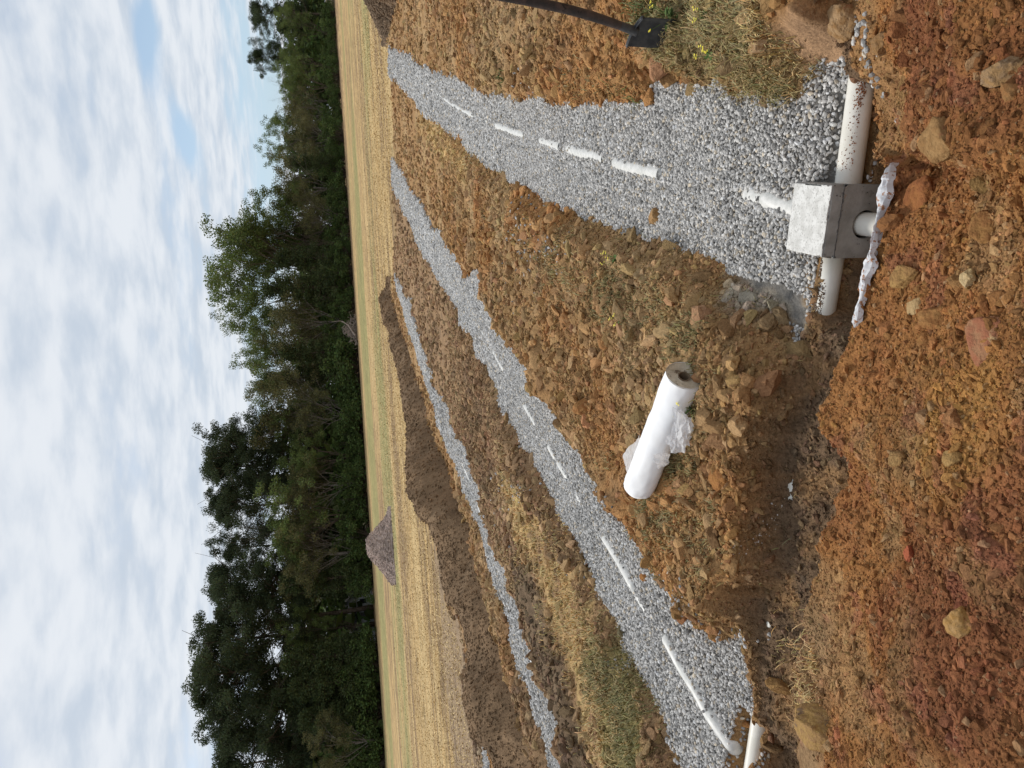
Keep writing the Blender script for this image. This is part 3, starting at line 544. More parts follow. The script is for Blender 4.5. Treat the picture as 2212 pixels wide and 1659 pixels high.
# ---------------------------------------------------------------- concrete distribution box and its pipes
_, _, hz_out = on_plane(1868, 485, tval=-.145); hs_out = on_plane(1868, 485, tval=-.145)[0]
M_conc = mat_noise('concrete_grey', (.25, .245, .225), (.38, .37, .35), 7, .88, .15, .0012, detail=9, c3=(.20, .19, .175), s3=17, l3=.6)
tq = M_conc.node_tree; bq = tq.nodes['Principled BSDF']; sq = bq.inputs['Base Color'].links[0].from_socket; vq = obco(tq)
vo = N(tq, 'ShaderNodeTexVoronoi', i={'Scale': 48}); tq.links.new(vq, vo.inputs['Vector']); pore = maprange(tq, vo.outputs['Distance'], .10, .17)
gate = maprange(tq, noise(tq, vq, 16, 3), .5, .56); pore = mth(tq, 'MAXIMUM', pore, mth(tq, 'SUBTRACT', 1, gate)); cq = mixc(tq, pore, (.07, .065, .06), sq)
mud = maprange(tq, noise(tq, vq, 9, 9, .75), .60, .66); cq = mixc(tq, mth(tq, 'MULTIPLY', mud, .6), cq, (.30, .17, .09)); tq.links.new(cq, bq.inputs['Base Color'])
bump(tq, bq, mth(tq, 'ADD', pore, mth(tq, 'MULTIPLY', noise(tq, vq, 60, 6, .7), .8)), .0035)
M_lid = mat_noise('concrete_lid', (.70, .69, .66), (.55, .54, .51), 26, .9, .1, .0022, c3=(.42, .26, .18), s3=11, l3=.645)
# grains and rust coloured specks on the lid
t_ = M_lid.node_tree; b_ = t_.nodes['Principled BSDF']; src = b_.inputs['Base Color'].links[0].from_socket; v_ = obco(t_)
b_l = mixc(t_, maprange(t_, noise(t_, v_, 95, 4, .8), .52, .66), src, (.33, .32, .30)); t_.links.new(b_l, b_.inputs['Base Color'])
base = wst(0, 0, -.50); box = empty('concrete_distribution_box', base, ANG); tag(box, 'square grey concrete box with speckled lid where the white pipes meet in the gravel', 'distribution box')
hw, hd = .164, .145; ztop = -.05-base[2]; zl = ztop-.058; hr = .064; hc = (hs_out, hz_out-base[2])
def ring_plate(m, y, n=64):
    x0, x1, z0, z1 = -hw, hw, 0, zl-.006; iv, ov = [], []
    for k in range(n):
        w = 2*math.pi*k/n; c_, s__ = math.cos(w), math.sin(w); tx = ((x1 if c_ > 0 else x0)-hc[0])/c_ if abs(c_) > 1e-9 else 1e9; tz = ((z1 if s__ > 0 else z0)-hc[1])/s__ if abs(s__) > 1e-9 else 1e9; q = min(tx, tz)
        ov.append((hc[0]+c_*q, y, hc[1]+s__*q)); iv.append((hc[0]+c_*hr, y, hc[1]+s__*hr))
    iv2 = [(a, y+.05, c) for a, b, c in iv]; v = ov+iv+iv2; f = []
    for k in range(n):
        k2 = (k+1) % n; f += [(k, k2, n+k2, n+k), (n+k, n+k2, 2*n+k2, 2*n+k)]
    m.add(v, f)
    return n
m = MB(); ring_plate(m, -hd)
x0, x1, y0, y1, z0, z1 = -hw, hw, -hd, hd, 0, zl-.006
m.add([(x0, y0, z0), (x1, y0, z0), (x1, y1, z0), (x0, y1, z0), (x0, y0, z1), (x1, y0, z1), (x1, y1, z1), (x0, y1, z1)], [(1, 2, 6, 5), (2, 3, 7, 6), (3, 0, 4, 7), (4, 5, 6, 7), (0, 3, 2, 1)])
m.build('box_body', M_conc, box)
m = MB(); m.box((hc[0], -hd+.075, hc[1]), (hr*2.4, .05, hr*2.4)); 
m.build('hole_shade_block', mat_noise('painted_hole_shade', (.03, .03, .028), (.05, .05, .045), 10), box)  # near-black block behind the hole; its colour paints the shade inside
# lid: slightly tapered slab with worn edges
m = MB(); a_, b_, c1_ = hw+.0015, hd+.0015, .006
m.add([(-a_, -b_, zl), (a_, -b_, zl), (a_, b_, zl), (-a_, b_, zl), (-a_+c1_, -b_+c1_, ztop), (a_-c1_, -b_+c1_, ztop), (a_-c1_, b_-c1_, ztop), (-a_+c1_, b_-c1_, ztop)], [(0, 3, 2, 1), (0, 1, 5, 4), (1, 2, 6, 5), (2, 3, 7, 6), (3, 0, 4, 7), (4, 5, 6, 7)])
lid = m.build('lid', M_lid, box); me = lid.data
me.materials.append(M_conc)
for p_ in me.polygons: p_.material_index = 0 if p_.normal.z > .8 else 1
import bmesh
bm = bmesh.new(); bm.from_mesh(me); bmesh.ops.subdivide_edges(bm, edges=bm.edges[:], cuts=44, use_grid_fill=True)
for v_q in bm.verts:                                        # chipped arrises
    ex_ = [abs(abs(v_q.co.x)-a_) < .008, abs(abs(v_q.co.y)-b_) < .008, v_q.co.z > ztop-.008]
    if sum(ex_) >= 2:
        ch = max(0, float(fbm(np.array([v_q.co.x*26+v_q.co.z*9]), np.array([v_q.co.y*26]), 5, 4)[0])-.05)*.016+.002; v_q.co.x -= math.copysign(ch, v_q.co.x)*ex_[0]; v_q.co.y -= math.copysign(ch, v_q.co.y)*ex_[1]; v_q.co.z -= ch*.7*ex_[2]
bm.to_mesh(me); bm.free()
def crack(m, y, n=60):
    pts = [(-hw+2*hw*k/n, y, zl-.003+.006*float(fbm(np.array([k*.35]), np.array([.3]), 66, 3)[0])) for k in range(n+1)]; m.tube(pts, [.0016+.0018*random.random() for _ in pts], 5)
m = MB(); crack(m, -hd-.0008); m.build('seam', mat_noise('seam_dark', (.09, .085, .08), (.16, .155, .15), 60), box)
def pipe_obj(name, p, q, r_, mat, label, hollow=False, n=40):
    m = MB(); p = Vector(p); q = Vector(q); pts = [p.lerp(q, k/24) for k in range(25)]; m.tube(pts, r_, n); o = m.build(name, mat, None, smooth=True); tag(o, label, 'pipe'); return o
PZ, PT = -.225, -.02
pipe_obj('pvc_pipe', wst(.10, PT, PZ), wst(1.6, PT+.02, PZ+.02), .058, M_pvc, 'thick white plastic pipe leaving the concrete box, its far end dusted with red clay')
pipe_obj('pvc_pipe', wst(-.10, .0, PZ+.005), wst(-5.2, .0, PZ+.02), .052, M_pvc, 'long white pipe half buried in brown soil, bare by the box and the photo border')
pipe_obj('pvc_pipe', wst(hs_out, -.05, hz_out), wst(hs_out+.01, -.75, hz_out-.05), .053, M_pvc, 'short cream pipe stub coming straight out of the hole in the concrete box')
# (dirt on the pipes is real crumbs, see soil_clods)
# crumpled white liner edge along the crest
M_fab = mat_noise('white_fabric', (.70, .70, .72), (.55, .56, .58), 12, .8, .15, .001, c3=(.33, .16, .08), s3=42, l3=.54)
def strip(pxs, name, label, w, h, mat, parent=None):
    px = np.array(pxs, float); L = np.concatenate([[0], np.cumsum(np.hypot(*np.diff(px[:, :2], axis=0).T))]); n = 160; tt = np.linspace(0, L[-1], n)
    X = np.interp(tt, L, px[:, 0]); Y = np.interp(tt, L, px[:, 1]); Zc = np.interp(tt, L, px[:, 2]); Pc = at(X, Y, Zc); v = []; k = 7
    dn = Pc[:, :2]/np.linalg.norm(Pc[:, :2], axis=1)[:, None]
    for i in range(n):
        ww = w*max(.25, .8+.9*float(fbm(np.array([i*.06]), np.array([2.]), 5, 2)[0])); e_ = min(1, i/6, (n-1-i)/6)
        for j in range(k):
            u = j/(k-1)*2-1; off = dn[i]*u*ww*.5*e_; zz_ = Pc[i, 2]+h*(1-u*u)*e_-.012*(u < -.9)-.03*(u > .9)+.005*float(fbm(np.array([i*.16]), np.array([j*.6]), 8, 2)[0])
            v.append((Pc[i, 0]+off[0], Pc[i, 1]+off[1], zz_))
    f = [(i*k+j, i*k+j+1, (i+1)*k+j+1, (i+1)*k+j) for i in range(n-1) for j in range(k-1)]
    m = MB(); m.add(v, f); o = m.build(name, mat, parent, smooth=False); s_ = o.modifiers.new('thick', 'SOLIDIFY'); s_.thickness = .004
    if label: tag(o, label, 'fabric')
    return o
strip([(1926,352,.13),(1916,385,.19),(1906,430,.215),(1893,490,.235),(1888,520,.235),(1880,560,.235),(1868,600,.235),(1862,640,.235),(1850,690,.23),(1845,708,.21)], 'liner_strip', 'crumpled white liner edge along the clay lip in front of the concrete box', .040, .012, M_fab)
# ---------------------------------------------------------------- roll of filter fabric
RA = at(1479, 810, .205); RB = at(1379, 1052, .18); ax = Vector(RB-RA); Lr = ax.length; axn = ax.normalized(); rr_ = .110
roll = empty('fabric_roll', Vector((RA+RB)/2)-Vector((0, 0, rr_))); tag(roll, 'white roll of filter fabric lying on the orange clods between two gravel beds', 'fabric roll')
O_ = Vector(roll.location); side = axn.cross(Vector((0, 0, 1))).normalized(); upv = side.cross(axn).normalized()
m = MB(); n, kk = 64, 60; v = []; f = []
for i in range(kk+1):
    s_ = i/kk; rad0 = rr_*(1-.05*s_)
    for j in range(n):
        w = 2*math.pi*j/n; rd = rad0+.0065*float(fbm(np.array([s_*6+w*.3]), np.array([math.cos(w)*1.2+3]), 71, 3, z=np.array([math.sin(w)*1.2]))[0])
        if abs(w-1.2) < .06: rd += .003
        if s_ > .93: rd -= .004*(1 if s_ > .955 else .3)
        v.append(Vector(RA)+ax*s_+(side*math.cos(w)+upv*math.sin(w))*rd-O_)
f = [(i*n+j, i*n+(j+1) % n, (i+1)*n+(j+1) % n, (i+1)*n+j) for i in range(kk) for j in range(n)]
f.append(tuple(kk*n+j for j in range(n)))
M_roll = mat_noise('roll_fabric', (.86, .86, .86), (.80, .80, .81), 4, .75, .15, .0015, c3=(.58, .50, .43), s3=4.2, l3=.64)
m.add(v, f); m.build('fabric', M_roll, roll, smooth=True)
# wound end: slightly recessed rings round a tube
M_end = mat_noise('wound_layers', (.52, .45, .34), (.66, .58, .46), 40, .9, .05, .001, c3=(.22, .17, .12), s3=12, l3=.56)
m = MB(); v = []; nr = 26
for i in range(nr+1):
    q = i/nr; rd = rr_*(1-q)+.036*q; dep = .004+.012*math.sin(q*math.pi*.5)+.0025*(i % 2)
    for j in range(n):
        w = 2*math.pi*j/n; v.append(Vector(RA)+axn*dep+(side*math.cos(w)+upv*math.sin(w))*rd*.995-O_)
m.add(v, [(i*n+j, (i+1)*n+j, (i+1)*n+(j+1) % n, i*n+(j+1) % n) for i in range(nr) for j in range(n)]); m.build('wound_end', M_end, roll)
m = MB(); v = []
for dep, rd in ((-.002, .037), (-.002, .031), (.22, .031)):
    for j in range(32): w = 2*math.pi*j/32; v.append(Vector(RA)+axn*(dep+.012)+(side*math.cos(w)+upv*math.sin(w))*rd-O_)
m.add(v, [(i*32+j, (i+1)*32+j, (i+1)*32+(j+1) % 32, i*32+(j+1) % 32) for i in range(2) for j in range(32)]+[tuple(64+j for j in range(32))]); m.build('core_tube', mat_noise('cardboard', (.17, .12, .075), (.24, .17, .11), 20), roll)
Mf, tf_, bf_ = mat_new('sheer_fabric', .6, .2); bf_.inputs['Base Color'].default_value = (.84, .84, .85, 1)
tr = N(tf_, 'ShaderNodeBsdfTransparent'); tl = N(tf_, 'ShaderNodeBsdfTranslucent', i={0: (.85, .85, .86, 1)}); m1 = N(tf_, 'ShaderNodeMixShader', i={0: .35}); m2 = N(tf_, 'ShaderNodeMixShader')
nn = noise(tf_, obco(tf_), 11, 5, .6, .8); tf_.links.new(maprange(tf_, nn, .35, .7, .12, .42), m2.inputs[0])
tf_.links.new(bf_.outputs[0], m1.inputs[1]); tf_.links.new(tl.outputs[0], m1.inputs[2]); tf_.links.new(m1.outputs[0], m2.inputs[1]); tf_.links.new(tr.outputs[0], m2.inputs[2]); tf_.links.new(m2.outputs[0], tf_.nodes['Material Output'].inputs[0]); bump(tf_, bf_, nn, .01)
def sheet(corners, name, amp, seed, n=26):
    c = [at(*q) for q in corners]; v = []
    for i in range(n+1):
        for j in range(n+1):
            u, w = i/n, j/n; p = (c[0]*(1-u)+c[1]*u)*(1-w)+(c[3]*(1-u)+c[2]*u)*w; d_ = amp*np.array([fbm(np.array([u*3.2]), np.array([w*3.2]), seed+k, 3)[0] for k in range(3)]); cre = amp*.9*(1-abs(fbm(np.array([u*2.2+5]), np.array([w*2.2]), seed+9, 3)[0])*2)
            v.append(Vector(p+d_+np.array([0, 0, cre*.5]))-O_)
    m = MB(); m.add(v, [(i*(n+1)+j, i*(n+1)+j+1, (i+1)*(n+1)+j+1, (i+1)*(n+1)+j) for i in range(n) for j in range(n)]); return m.build(name, Mf, roll, smooth=True)
sheet([(1456,880,.30),(1502,902,.17),(1488,965,.14),(1440,962,.27)], 'loose_flap', .014, 3)
sheet([(1462,892,.30),(1497,925,.20),(1478,975,.16),(1449,978,.22)], 'loose_flap', .018, 13)
sheet([(1412,985,.29),(1446,975,.17),(1446,1003,.14),(1424,1012,.22)], 'loose_flap', .010, 23)
sheet([(1384,935,.22),(1346,984,.08),(1357,1035,.10),(1375,1010,.2)], 'loose_flap', .010, 33)
# ---------------------------------------------------------------- shovel
Bp, _ = hit(1440, 66); Dg = math.hypot(Bp[0], Bp[1])-.02
def pd(X, Y, D): a, b, c = (float(q) for q in ray(X, Y)); k = D/math.hypot(a, b); return Vector((a*k, b*k, EYE+c*k))
shov = empty('shovel', Bp); tag(shov, 'black shovel standing with its blade in the weeds, worn handle leaning out of the photo', 'shovel'); So = Vector(Bp)
J = pd(1371, 67, Dg); hp = [pd(1376, 69, Dg), pd(1352, 60, Dg), pd(1301, 42, Dg), pd(1237, 23, Dg), pd(1180, 10, Dg), pd(1121, -2, Dg), pd(1010, -22, Dg), pd(900, -40, Dg)]
def smooth_pts(p, n=8):
    o = []
    for i in range(len(p)-1):
        a, b, c, d = p[max(i-1, 0)], p[i], p[i+1], p[min(i+2, len(p)-1)]
        for k in range(n): t = k/n; o.append(.5*((2*b)+(c-a)*t+(2*a-5*b+4*c-d)*t*t+(3*b-a-3*c+d)*t**3))
    return o+[p[-1]]
hs = [q-So for q in smooth_pts(hp)]; m = MB(); m.tube(hs, [.0205+.006*min(1, i/18) for i in range(len(hs))], 16); m.build('handle', M_handle, shov, smooth=True)
m = MB(); m.tube(hs[:12], [.027-.0003*i for i in range(12)], 16)
PL = pd(1354, 100, Dg+.05); PR = pd(1389, 37, Dg-.07); Wv = (PR-PL)/2; Cc = (PL+PR)/2; dn = Vector((0, 0, -1)); nrmv = Wv.normalized().cross(dn).normalized()
if nrmv.y > 0: nrmv = -nrmv
v = []; nu, nv_ = 16, 20
for i in range(nv_+1):
    t = i/nv_; wd = 1.0 if t < .5 else math.sqrt(max(0, 1-((t-.5)/.5)**2))*.98+.02
    for j in range(nu+1):
        u = j/nu*2-1; v.append(Cc+Wv*u*wd+dn*(t*.30)+(-nrmv)*(.022*(1-u*u*wd*wd))*(1-.3*t)-So)
mb = MB(); mb.add(v, [(i*(nu+1)+j, i*(nu+1)+j+1, (i+1)*(nu+1)+j+1, (i+1)*(nu+1)+j) for i in range(nv_) for j in range(nu)])
# rolled foot step along the top edge
pts = [v[j]+dn*.0 for j in range(nu+1)]; mb.tube(pts, .008, 8)
o = mb.build('blade', M_shovelm, shov, smooth=True); s_ = o.modifiers.new('t', 'SOLIDIFY'); s_.thickness = .003
m.build('socket', M_shovelm, shov, smooth=True)
st_pts = [pts[j]+nrmv*0 for j in range(nu+1)]; m = MB()
v = [p for p in st_pts]+[p+nrmv*.022+Vector((0, 0, .004)) for p in st_pts]; k = nu+1
m.add(v, [(j, j+1, k+j+1, k+j) for j in range(nu)]); o = m.build('foot_step', M_shovelm, shov); s_ = o.modifiers.new('t', 'SOLIDIFY'); s_.thickness = .004
# ---------------------------------------------------------------- single rocks and big clods
def rock(X, Y, w, h, ca, cb, label, cat='rock', cc=None, flat=.75, sd=0, name='rock', rot=0, sink=.42):
    P0, dist = hit(X, Y); sc = dist/FPX; a = h*sc/2*.95; b = w*sc/2/.75
    v, f = ICO[5]; v = v.copy(); r = np.random.default_rng(sd+100)
    q = fbm(v[:, 0]*1.7+sd, v[:, 1]*1.7, sd, 4, .5, z=v[:, 2]*1.7+sd); v *= (1+.22*q)[:, None]
    for _ in range(16):
        n_ = r.normal(size=3); n_ /= np.linalg.norm(n_); d = r.uniform(.52, .88); q = v@n_; mk = q > d; v[mk] -= np.outer(q[mk]-d, n_)*.93
    q = fbm(v[:, 0]*5+sd, v[:, 1]*5, sd+5, 4, .6, z=v[:, 2]*5); v *= (1+.06*q)[:, None]
    q = 1-np.abs(fbm(v[:, 0]*13+sd, v[:, 1]*13, sd+8, 3, .6, z=v[:, 2]*13)); v *= (1+.035*q)[:, None]
    v = v*np.array([a, b, (a+b)/2*flat]); cr_, sr_ = math.cos(rot), math.sin(rot); v = np.stack([v[:, 0]*cr_-v[:, 1]*sr_, v[:, 0]*sr_+v[:, 1]*cr_, v[:, 2]], 1)
    o = np_mesh(name, v, f, M_rock(name+'_surface', ca, cb, cc), smooth=True); o.location = Vector(P0)+Vector((0, 0, (a+b)/2*flat*(1-2*sink)*.6)); tag(o, label, cat); return o
tan1, tan2, red1, red2, org1, org2 = (.37, .22, .095), (.29, .16, .065), (.25, .09, .04), (.33, .14, .06), (.40, .19, .06), (.30, .135, .05)
RK = [
 (2030,312,66,92,tan1,tan2,'large flat tan rock lying on red soil near the thick pipe end','rock',(.28,.13,.06),.5,1,.5),
 (2162,160,62,50,tan1,(.30,.2,.12),'rounded tan stone half sunk in red soil, next to a darker one','rock',(.2,.12,.06),.75,2,0),
 (2190,198,30,44,tan2,org2,'darker brown stone pressed against the rounded tan one','rock',None,.8,3,.3),
 (1906,92,32,46,tan2,(.30,.18,.09),'brown clod lying alone on fine red soil by the gravel corner','clod',None,.85,4,.1),
 (1822,42,52,74,(.40,.26,.14),tan2,'big crumbly tan clod at the end of the smooth clay bank','clod',(.28,.13,.06),.9,5,0),
 (1641,98,44,38,(.42,.28,.16),tan2,'pale cracked clod sitting in the dry grass above the gravel','clod',None,.9,6,.2),
 (1428,142,44,44,(.42,.22,.12),(.36,.19,.10),'pinkish clay lump at the step in the gravel edge, under the shovel','clod',None,.9,7,.4),
 (1988,420,64,84,(.33,.14,.05),(.26,.10,.04),'broad reddish clay slab in front of the white liner end','clod',(.20,.08,.035),.45,8,.2),
 (2095,600,28,40,(.60,.45,.25),(.52,.37,.18),'small cream coloured rock among brown clods','rock',None,.8,9,0),
 (1960,598,50,56,(.40,.24,.09),tan2,'brown clod behind a flat pale rock, before the liner strip','clod',None,.8,10,.1),
 (1982,662,44,44,(.46,.32,.16),(.38,.25,.12),'flat pale tan rock wedged between two brown clods','rock',None,.5,11,.6),
 (2022,690,50,54,org2,(.36,.19,.07),'rough orange clod touching the flat pale rock','clod',None,.8,12,0),
 (2128,495,56,66,(.34,.18,.065),(.28,.13,.05),'biggest orange brown clod on the upper part of the mound','clod',None,.8,13,.2),
 (2128,742,66,120,(.36,.19,.10),(.33,.13,.07),'flat smooth slab of red and yellow clay pressed in the mound','clay slab',(.46,.30,.15),.3,14,0),
 (1935,480,46,42,(.26,.12,.05),org2,'dark clod right under the stub pipe of the box','clod',None,.9,15,.2),
 (1557,1030,46,62,(.38,.18,.06),org2,'large rust orange clod below the fabric roll','clod',None,.85,16,.1),
 (1784,1572,100,96,(.40,.25,.09),(.32,.19,.085),'huge ochre boulder of clay with grass stuck to its side','boulder',(.20,.13,.08),.75,17,0),
 (2078,1352,60,80,(.44,.27,.12),(.40,.22,.07),'blocky ochre and pink rock breaking out of the dark red soil','rock',(.42,.20,.10),.7,18,.5),
 (1970,1197,26,40,(.42,.12,.06),(.33,.10,.05),'brick red stone lying on fine dark red crumbs','rock',None,.75,19,0),
 (1594,952,26,34,(.42,.25,.11),tan2,'brown stone in the dry grass near the sheer fabric flap','rock',None,.8,20,.2),
 (1422,468,46,48,(.40,.25,.12),tan2,'rounded clod on the lower edge of the wide gravel bed','clod',None,.8,21,.1),
 (1940,830,24,26,(.40,.21,.09),org2,'small ochre stone beside the notch of the clay lip','rock',None,.8,22,0),
 (1945,990,40,42,(.38,.24,.10),tan2,'yellow brown clod alone in the middle of the fine clay slope','clod',None,.8,23,.3),
 (1690,1480,60,34,(.36,.21,.08),tan2,'upright tan clod between the brown slot and the boulder','clod',None,.9,24,.2),
 (1796,1610,26,30,(.38,.25,.13),tan2,'small pale stone just below the huge ochre boulder','rock',None,.8,25,.2),
 (1630,1560,24,22,org1,org2,'orange clod leaning on the cut pipe end at the photo border','clod',None,.8,26,.2),
 (1545,1375,26,24,org1,org2,'orange clod resting on grey stones at the trench corner','clod',None,.8,27,.2),
 (1100,905,22,36,(.30,.19,.09),(.24,.15,.07),'dark clod lump in the notch of the middle gravel strip','clod',None,.8,28,.2),
 (1395,1245,20,22,org1,org2,'small rusty clod dropped in the middle of the gravel','clod',None,.8,29,.2),
 (1312,735,34,42,(.38,.20,.08),org2,'broken orange clod right of the roll among many smaller ones','clod',None,.8,30,.2),
 (1225,690,34,46,(.36,.2,.09),org2,'wide orange clod lying open on the field of clods','clod',None,.7,31,.2),
 (1262,880,40,50,(.38,.2,.075),org2,'hollow edged orange clod left of the fabric roll','clod',None,.8,32,.2),
 (2060,990,34,40,(.40,.25,.1),(.33,.19,.07),'loose yellowish clod near the pale clay patch','clod',None,.8,33,.2),
 (1900,230,0,0,None,None,None)]
for q in RK:
    if q[4] is None: continue
    rock(q[0], q[1], q[2], q[3], q[4], q[5], q[6], q[7], q[8], q[9], q[10], name={'rock': 'rock', 'clod': 'clay_clod', 'boulder': 'boulder', 'clay slab': 'clay_slab'}[q[7]], rot=q[11])
# ---------------------------------------------------------------- grass
def blades(spots, seed=1):
    r = np.random.default_rng(seed); V, F, K = [], [], []; nb = 0; allp = []
    for X, Y, sx1, sy1, n, hgt, colr in spots:
        p = at(r.normal(X, sx1, n), r.normal(Y, sy1, n), 0.0)[:, :2]; k = max(1, n//14); cen = p[r.integers(0, n, k)]; who = r.integers(0, k, n); d = np.hypot(*p.mean(0))
        m = r.random(n) < .75; p[m] = cen[who[m]]+r.normal(0, .02+.003*d, (m.sum(), 2)); allp.append((p, hgt*r.uniform(.4, 1.25, n), np.array(colr)*r.uniform(.6, 1.4, (n, 1))*np.stack([r.uniform(.85, 1.25, n), np.ones(n), r.uniform(.8, 1.1, n)], 1)))
    p = np.vstack([a for a, b, c in allp]); h = np.concatenate([b for a, b, c in allp]); c = np.vstack([q for a, b, q in allp])
    z, g = terrain(p, False); m = g < .03; p, h, c, z = p[m], h[m], c[m], z[m]; n = len(p)
    az = r.uniform(0, 2*np.pi, n); ln = r.uniform(.35, 1.25, n)*h; w = np.clip(.0012+.0005*np.hypot(*p.T), .0012, .008); d = np.stack([np.cos(az), np.sin(az)], 1); s_ = np.stack([-d[:, 1], d[:, 0]], 1)
    B = []
    for t, wf, hf in ((0, 1, 0), (.35, .85, .62), (.75, .55, .95), (1.15, .08, .95)):
        cx_ = p+d*(ln*t)[:, None]; zz_ = z-.004+h*hf-ln*.12*(t > 1)
        B.append(np.column_stack([cx_-s_*(w*wf)[:, None], zz_])); B.append(np.column_stack([cx_+s_*(w*wf)[:, None], zz_]))
    V = np.stack(B, 1).reshape(-1, 3); i = (np.arange(n)*8)[:, None]; F = np.concatenate([np.stack([i+2*k, i+2*k+1, i+2*k+3, i+2*k+2], -1) for k in range(3)], 1).reshape(-1, 4)
    return V, F, np.repeat(np.clip(c, .01, .9), 8, 0)
M_blade, tt_, bb_ = mat_new('grass_blade', .7, .2); aa_ = N(tt_, 'ShaderNodeAttribute', attribute_name='tint'); tt_.links.new(aa_.outputs['Color'], bb_.inputs['Base Color'])
straw, dry, olv, grn = (.52, .39, .19), (.33, .27, .13), (.235, .205, .095), (.13, .155, .055)
SP = [(1480,30,40,50,1500,.07,olv),(1560,70,45,55,2600,.075,dry),(1650,70,30,60,1600,.07,dry),(1600,170,40,25,1500,.065,dry),(1500,120,35,25,900,.06,dry),(1640,195,18,10,500,.07,olv),(1690,70,10,50,700,.07,straw),(1462,70,14,25,500,.06,olv),(1450,20,22,22,500,.07,grn),
 (1345,620,30,40,1500,.055,olv),(1365,660,25,30,900,.05,olv),(1240,590,35,35,1100,.06,dry),(1215,560,25,30,600,.055,olv),(1240,500,30,20,400,.05,dry),(1460,655,35,35,900,.05,dry),(1525,720,20,25,700,.055,olv),(1420,700,40,40,600,.045,olv),(1530,830,20,60,700,.04,olv),(1545,900,20,40,500,.045,dry),
 (1490,1010,25,25,900,.055,olv),(1430,1110,25,25,900,.06,olv),(1480,1130,25,25,600,.055,dry),(1560,1090,18,20,400,.05,dry),(1580,1190,22,30,500,.05,dry),(1430,1180,20,30,500,.05,olv),(1330,1000,12,25,200,.05,dry),
 (1092,170,8,12,250,.06,grn),(1230,160,12,12,200,.05,olv),(1350,200,14,12,250,.06,grn),(1290,190,40,14,350,.05,dry),(1140,290,10,10,0,.05,dry),(1105,230,50,15,0,.04,dry),
 (1095,330,25,25,350,.06,dry),(1030,300,20,25,300,.06,dry),(1120,450,60,25,700,.06,dry),(1200,520,40,30,500,.06,dry),
 (1350,1470,22,55,3200,.075,olv),(1375,1560,22,60,3200,.075,(.22,.20,.09)),(1310,1440,20,40,1400,.07,olv),(1300,1400,18,40,900,.07,dry),
 (1250,1330,25,60,2600,.06,straw),(1210,1230,20,60,2200,.06,straw),(1300,1500,20,70,1800,.06,straw),(1150,1130,18,60,1600,.06,straw),(1100,1040,18,50,900,.06,straw),(1330,1620,25,50,900,.07,straw),
 (970,300,18,25,900,.06,straw),(1010,350,14,20,400,.06,straw),(1060,870,14,60,300,.06,dry),(1090,1150,16,60,400,.05,straw),(1110,1300,8,60,300,.05,straw),
 (1740,1440,25,60,260,.06,straw),(1760,1500,20,40,260,.06,straw),(1660,1400,30,60,120,.05,straw),(1810,640,20,30,120,.05,straw),(1500,640,60,60,300,.04,dry),(1600,820,40,80,200,.03,dry),(1240,1000,60,120,500,.035,dry)]
SP = [(*q[:4], int(q[4]*(.5 if (q[0] > 1418 and q[1] < 215) else (.3 if q[0] == 1350 or q[0] == 1375 else .42) if q[6] is not straw else .45)), q[5]*.85, q[6]) for q in SP if q[4] > 0]
V, F, K = blades(SP); tag(np_mesh('grass', V, F, M_blade, K), 'dry and green grass growing in tufts on the clods and in strips between the gravel beds', 'grass', kind='stuff')
# stubble straws on the near part of the field
r_ = np.random.default_rng(5); n = 52000; a = r_.uniform(-.66, .66, n); D = np.interp(a, fe_a, fe_r)+.4+np.abs(r_.normal(0, 1, n))*14; p = np.stack([np.sin(a)*D, np.cos(a)*D], 1)
row = np.round((p[:, 1]*math.cos(.157)+p[:, 0]*-math.sin(.157))/.55)*.55; m = r_.random(n) < .6; z = zat(p[:, 0], p[:, 1]); h = r_.uniform(.008, .032, n); w = .004+.0004*D
az = r_.uniform(0, 6.28, n); s_ = np.stack([np.cos(az), np.sin(az)], 1)*w[:, None]; tip = r_.normal(0, .04, (n, 2))
V = np.stack([np.column_stack([p-s_, z]), np.column_stack([p+s_, z]), np.column_stack([p+s_+tip, z+h]), np.column_stack([p-s_+tip, z+h])], 1).reshape(-1, 3)
K = np.repeat(np.array([.56, .40, .18])*r_.uniform(.8, 1.25, (n, 1)), 4, 0); F = np.arange(4*n).reshape(-1, 4)
tag(np_mesh('field_stubble', V, F, M_blade, K), 'cut golden straw stubble standing in rows across the wide field', 'stubble', kind='stuff')
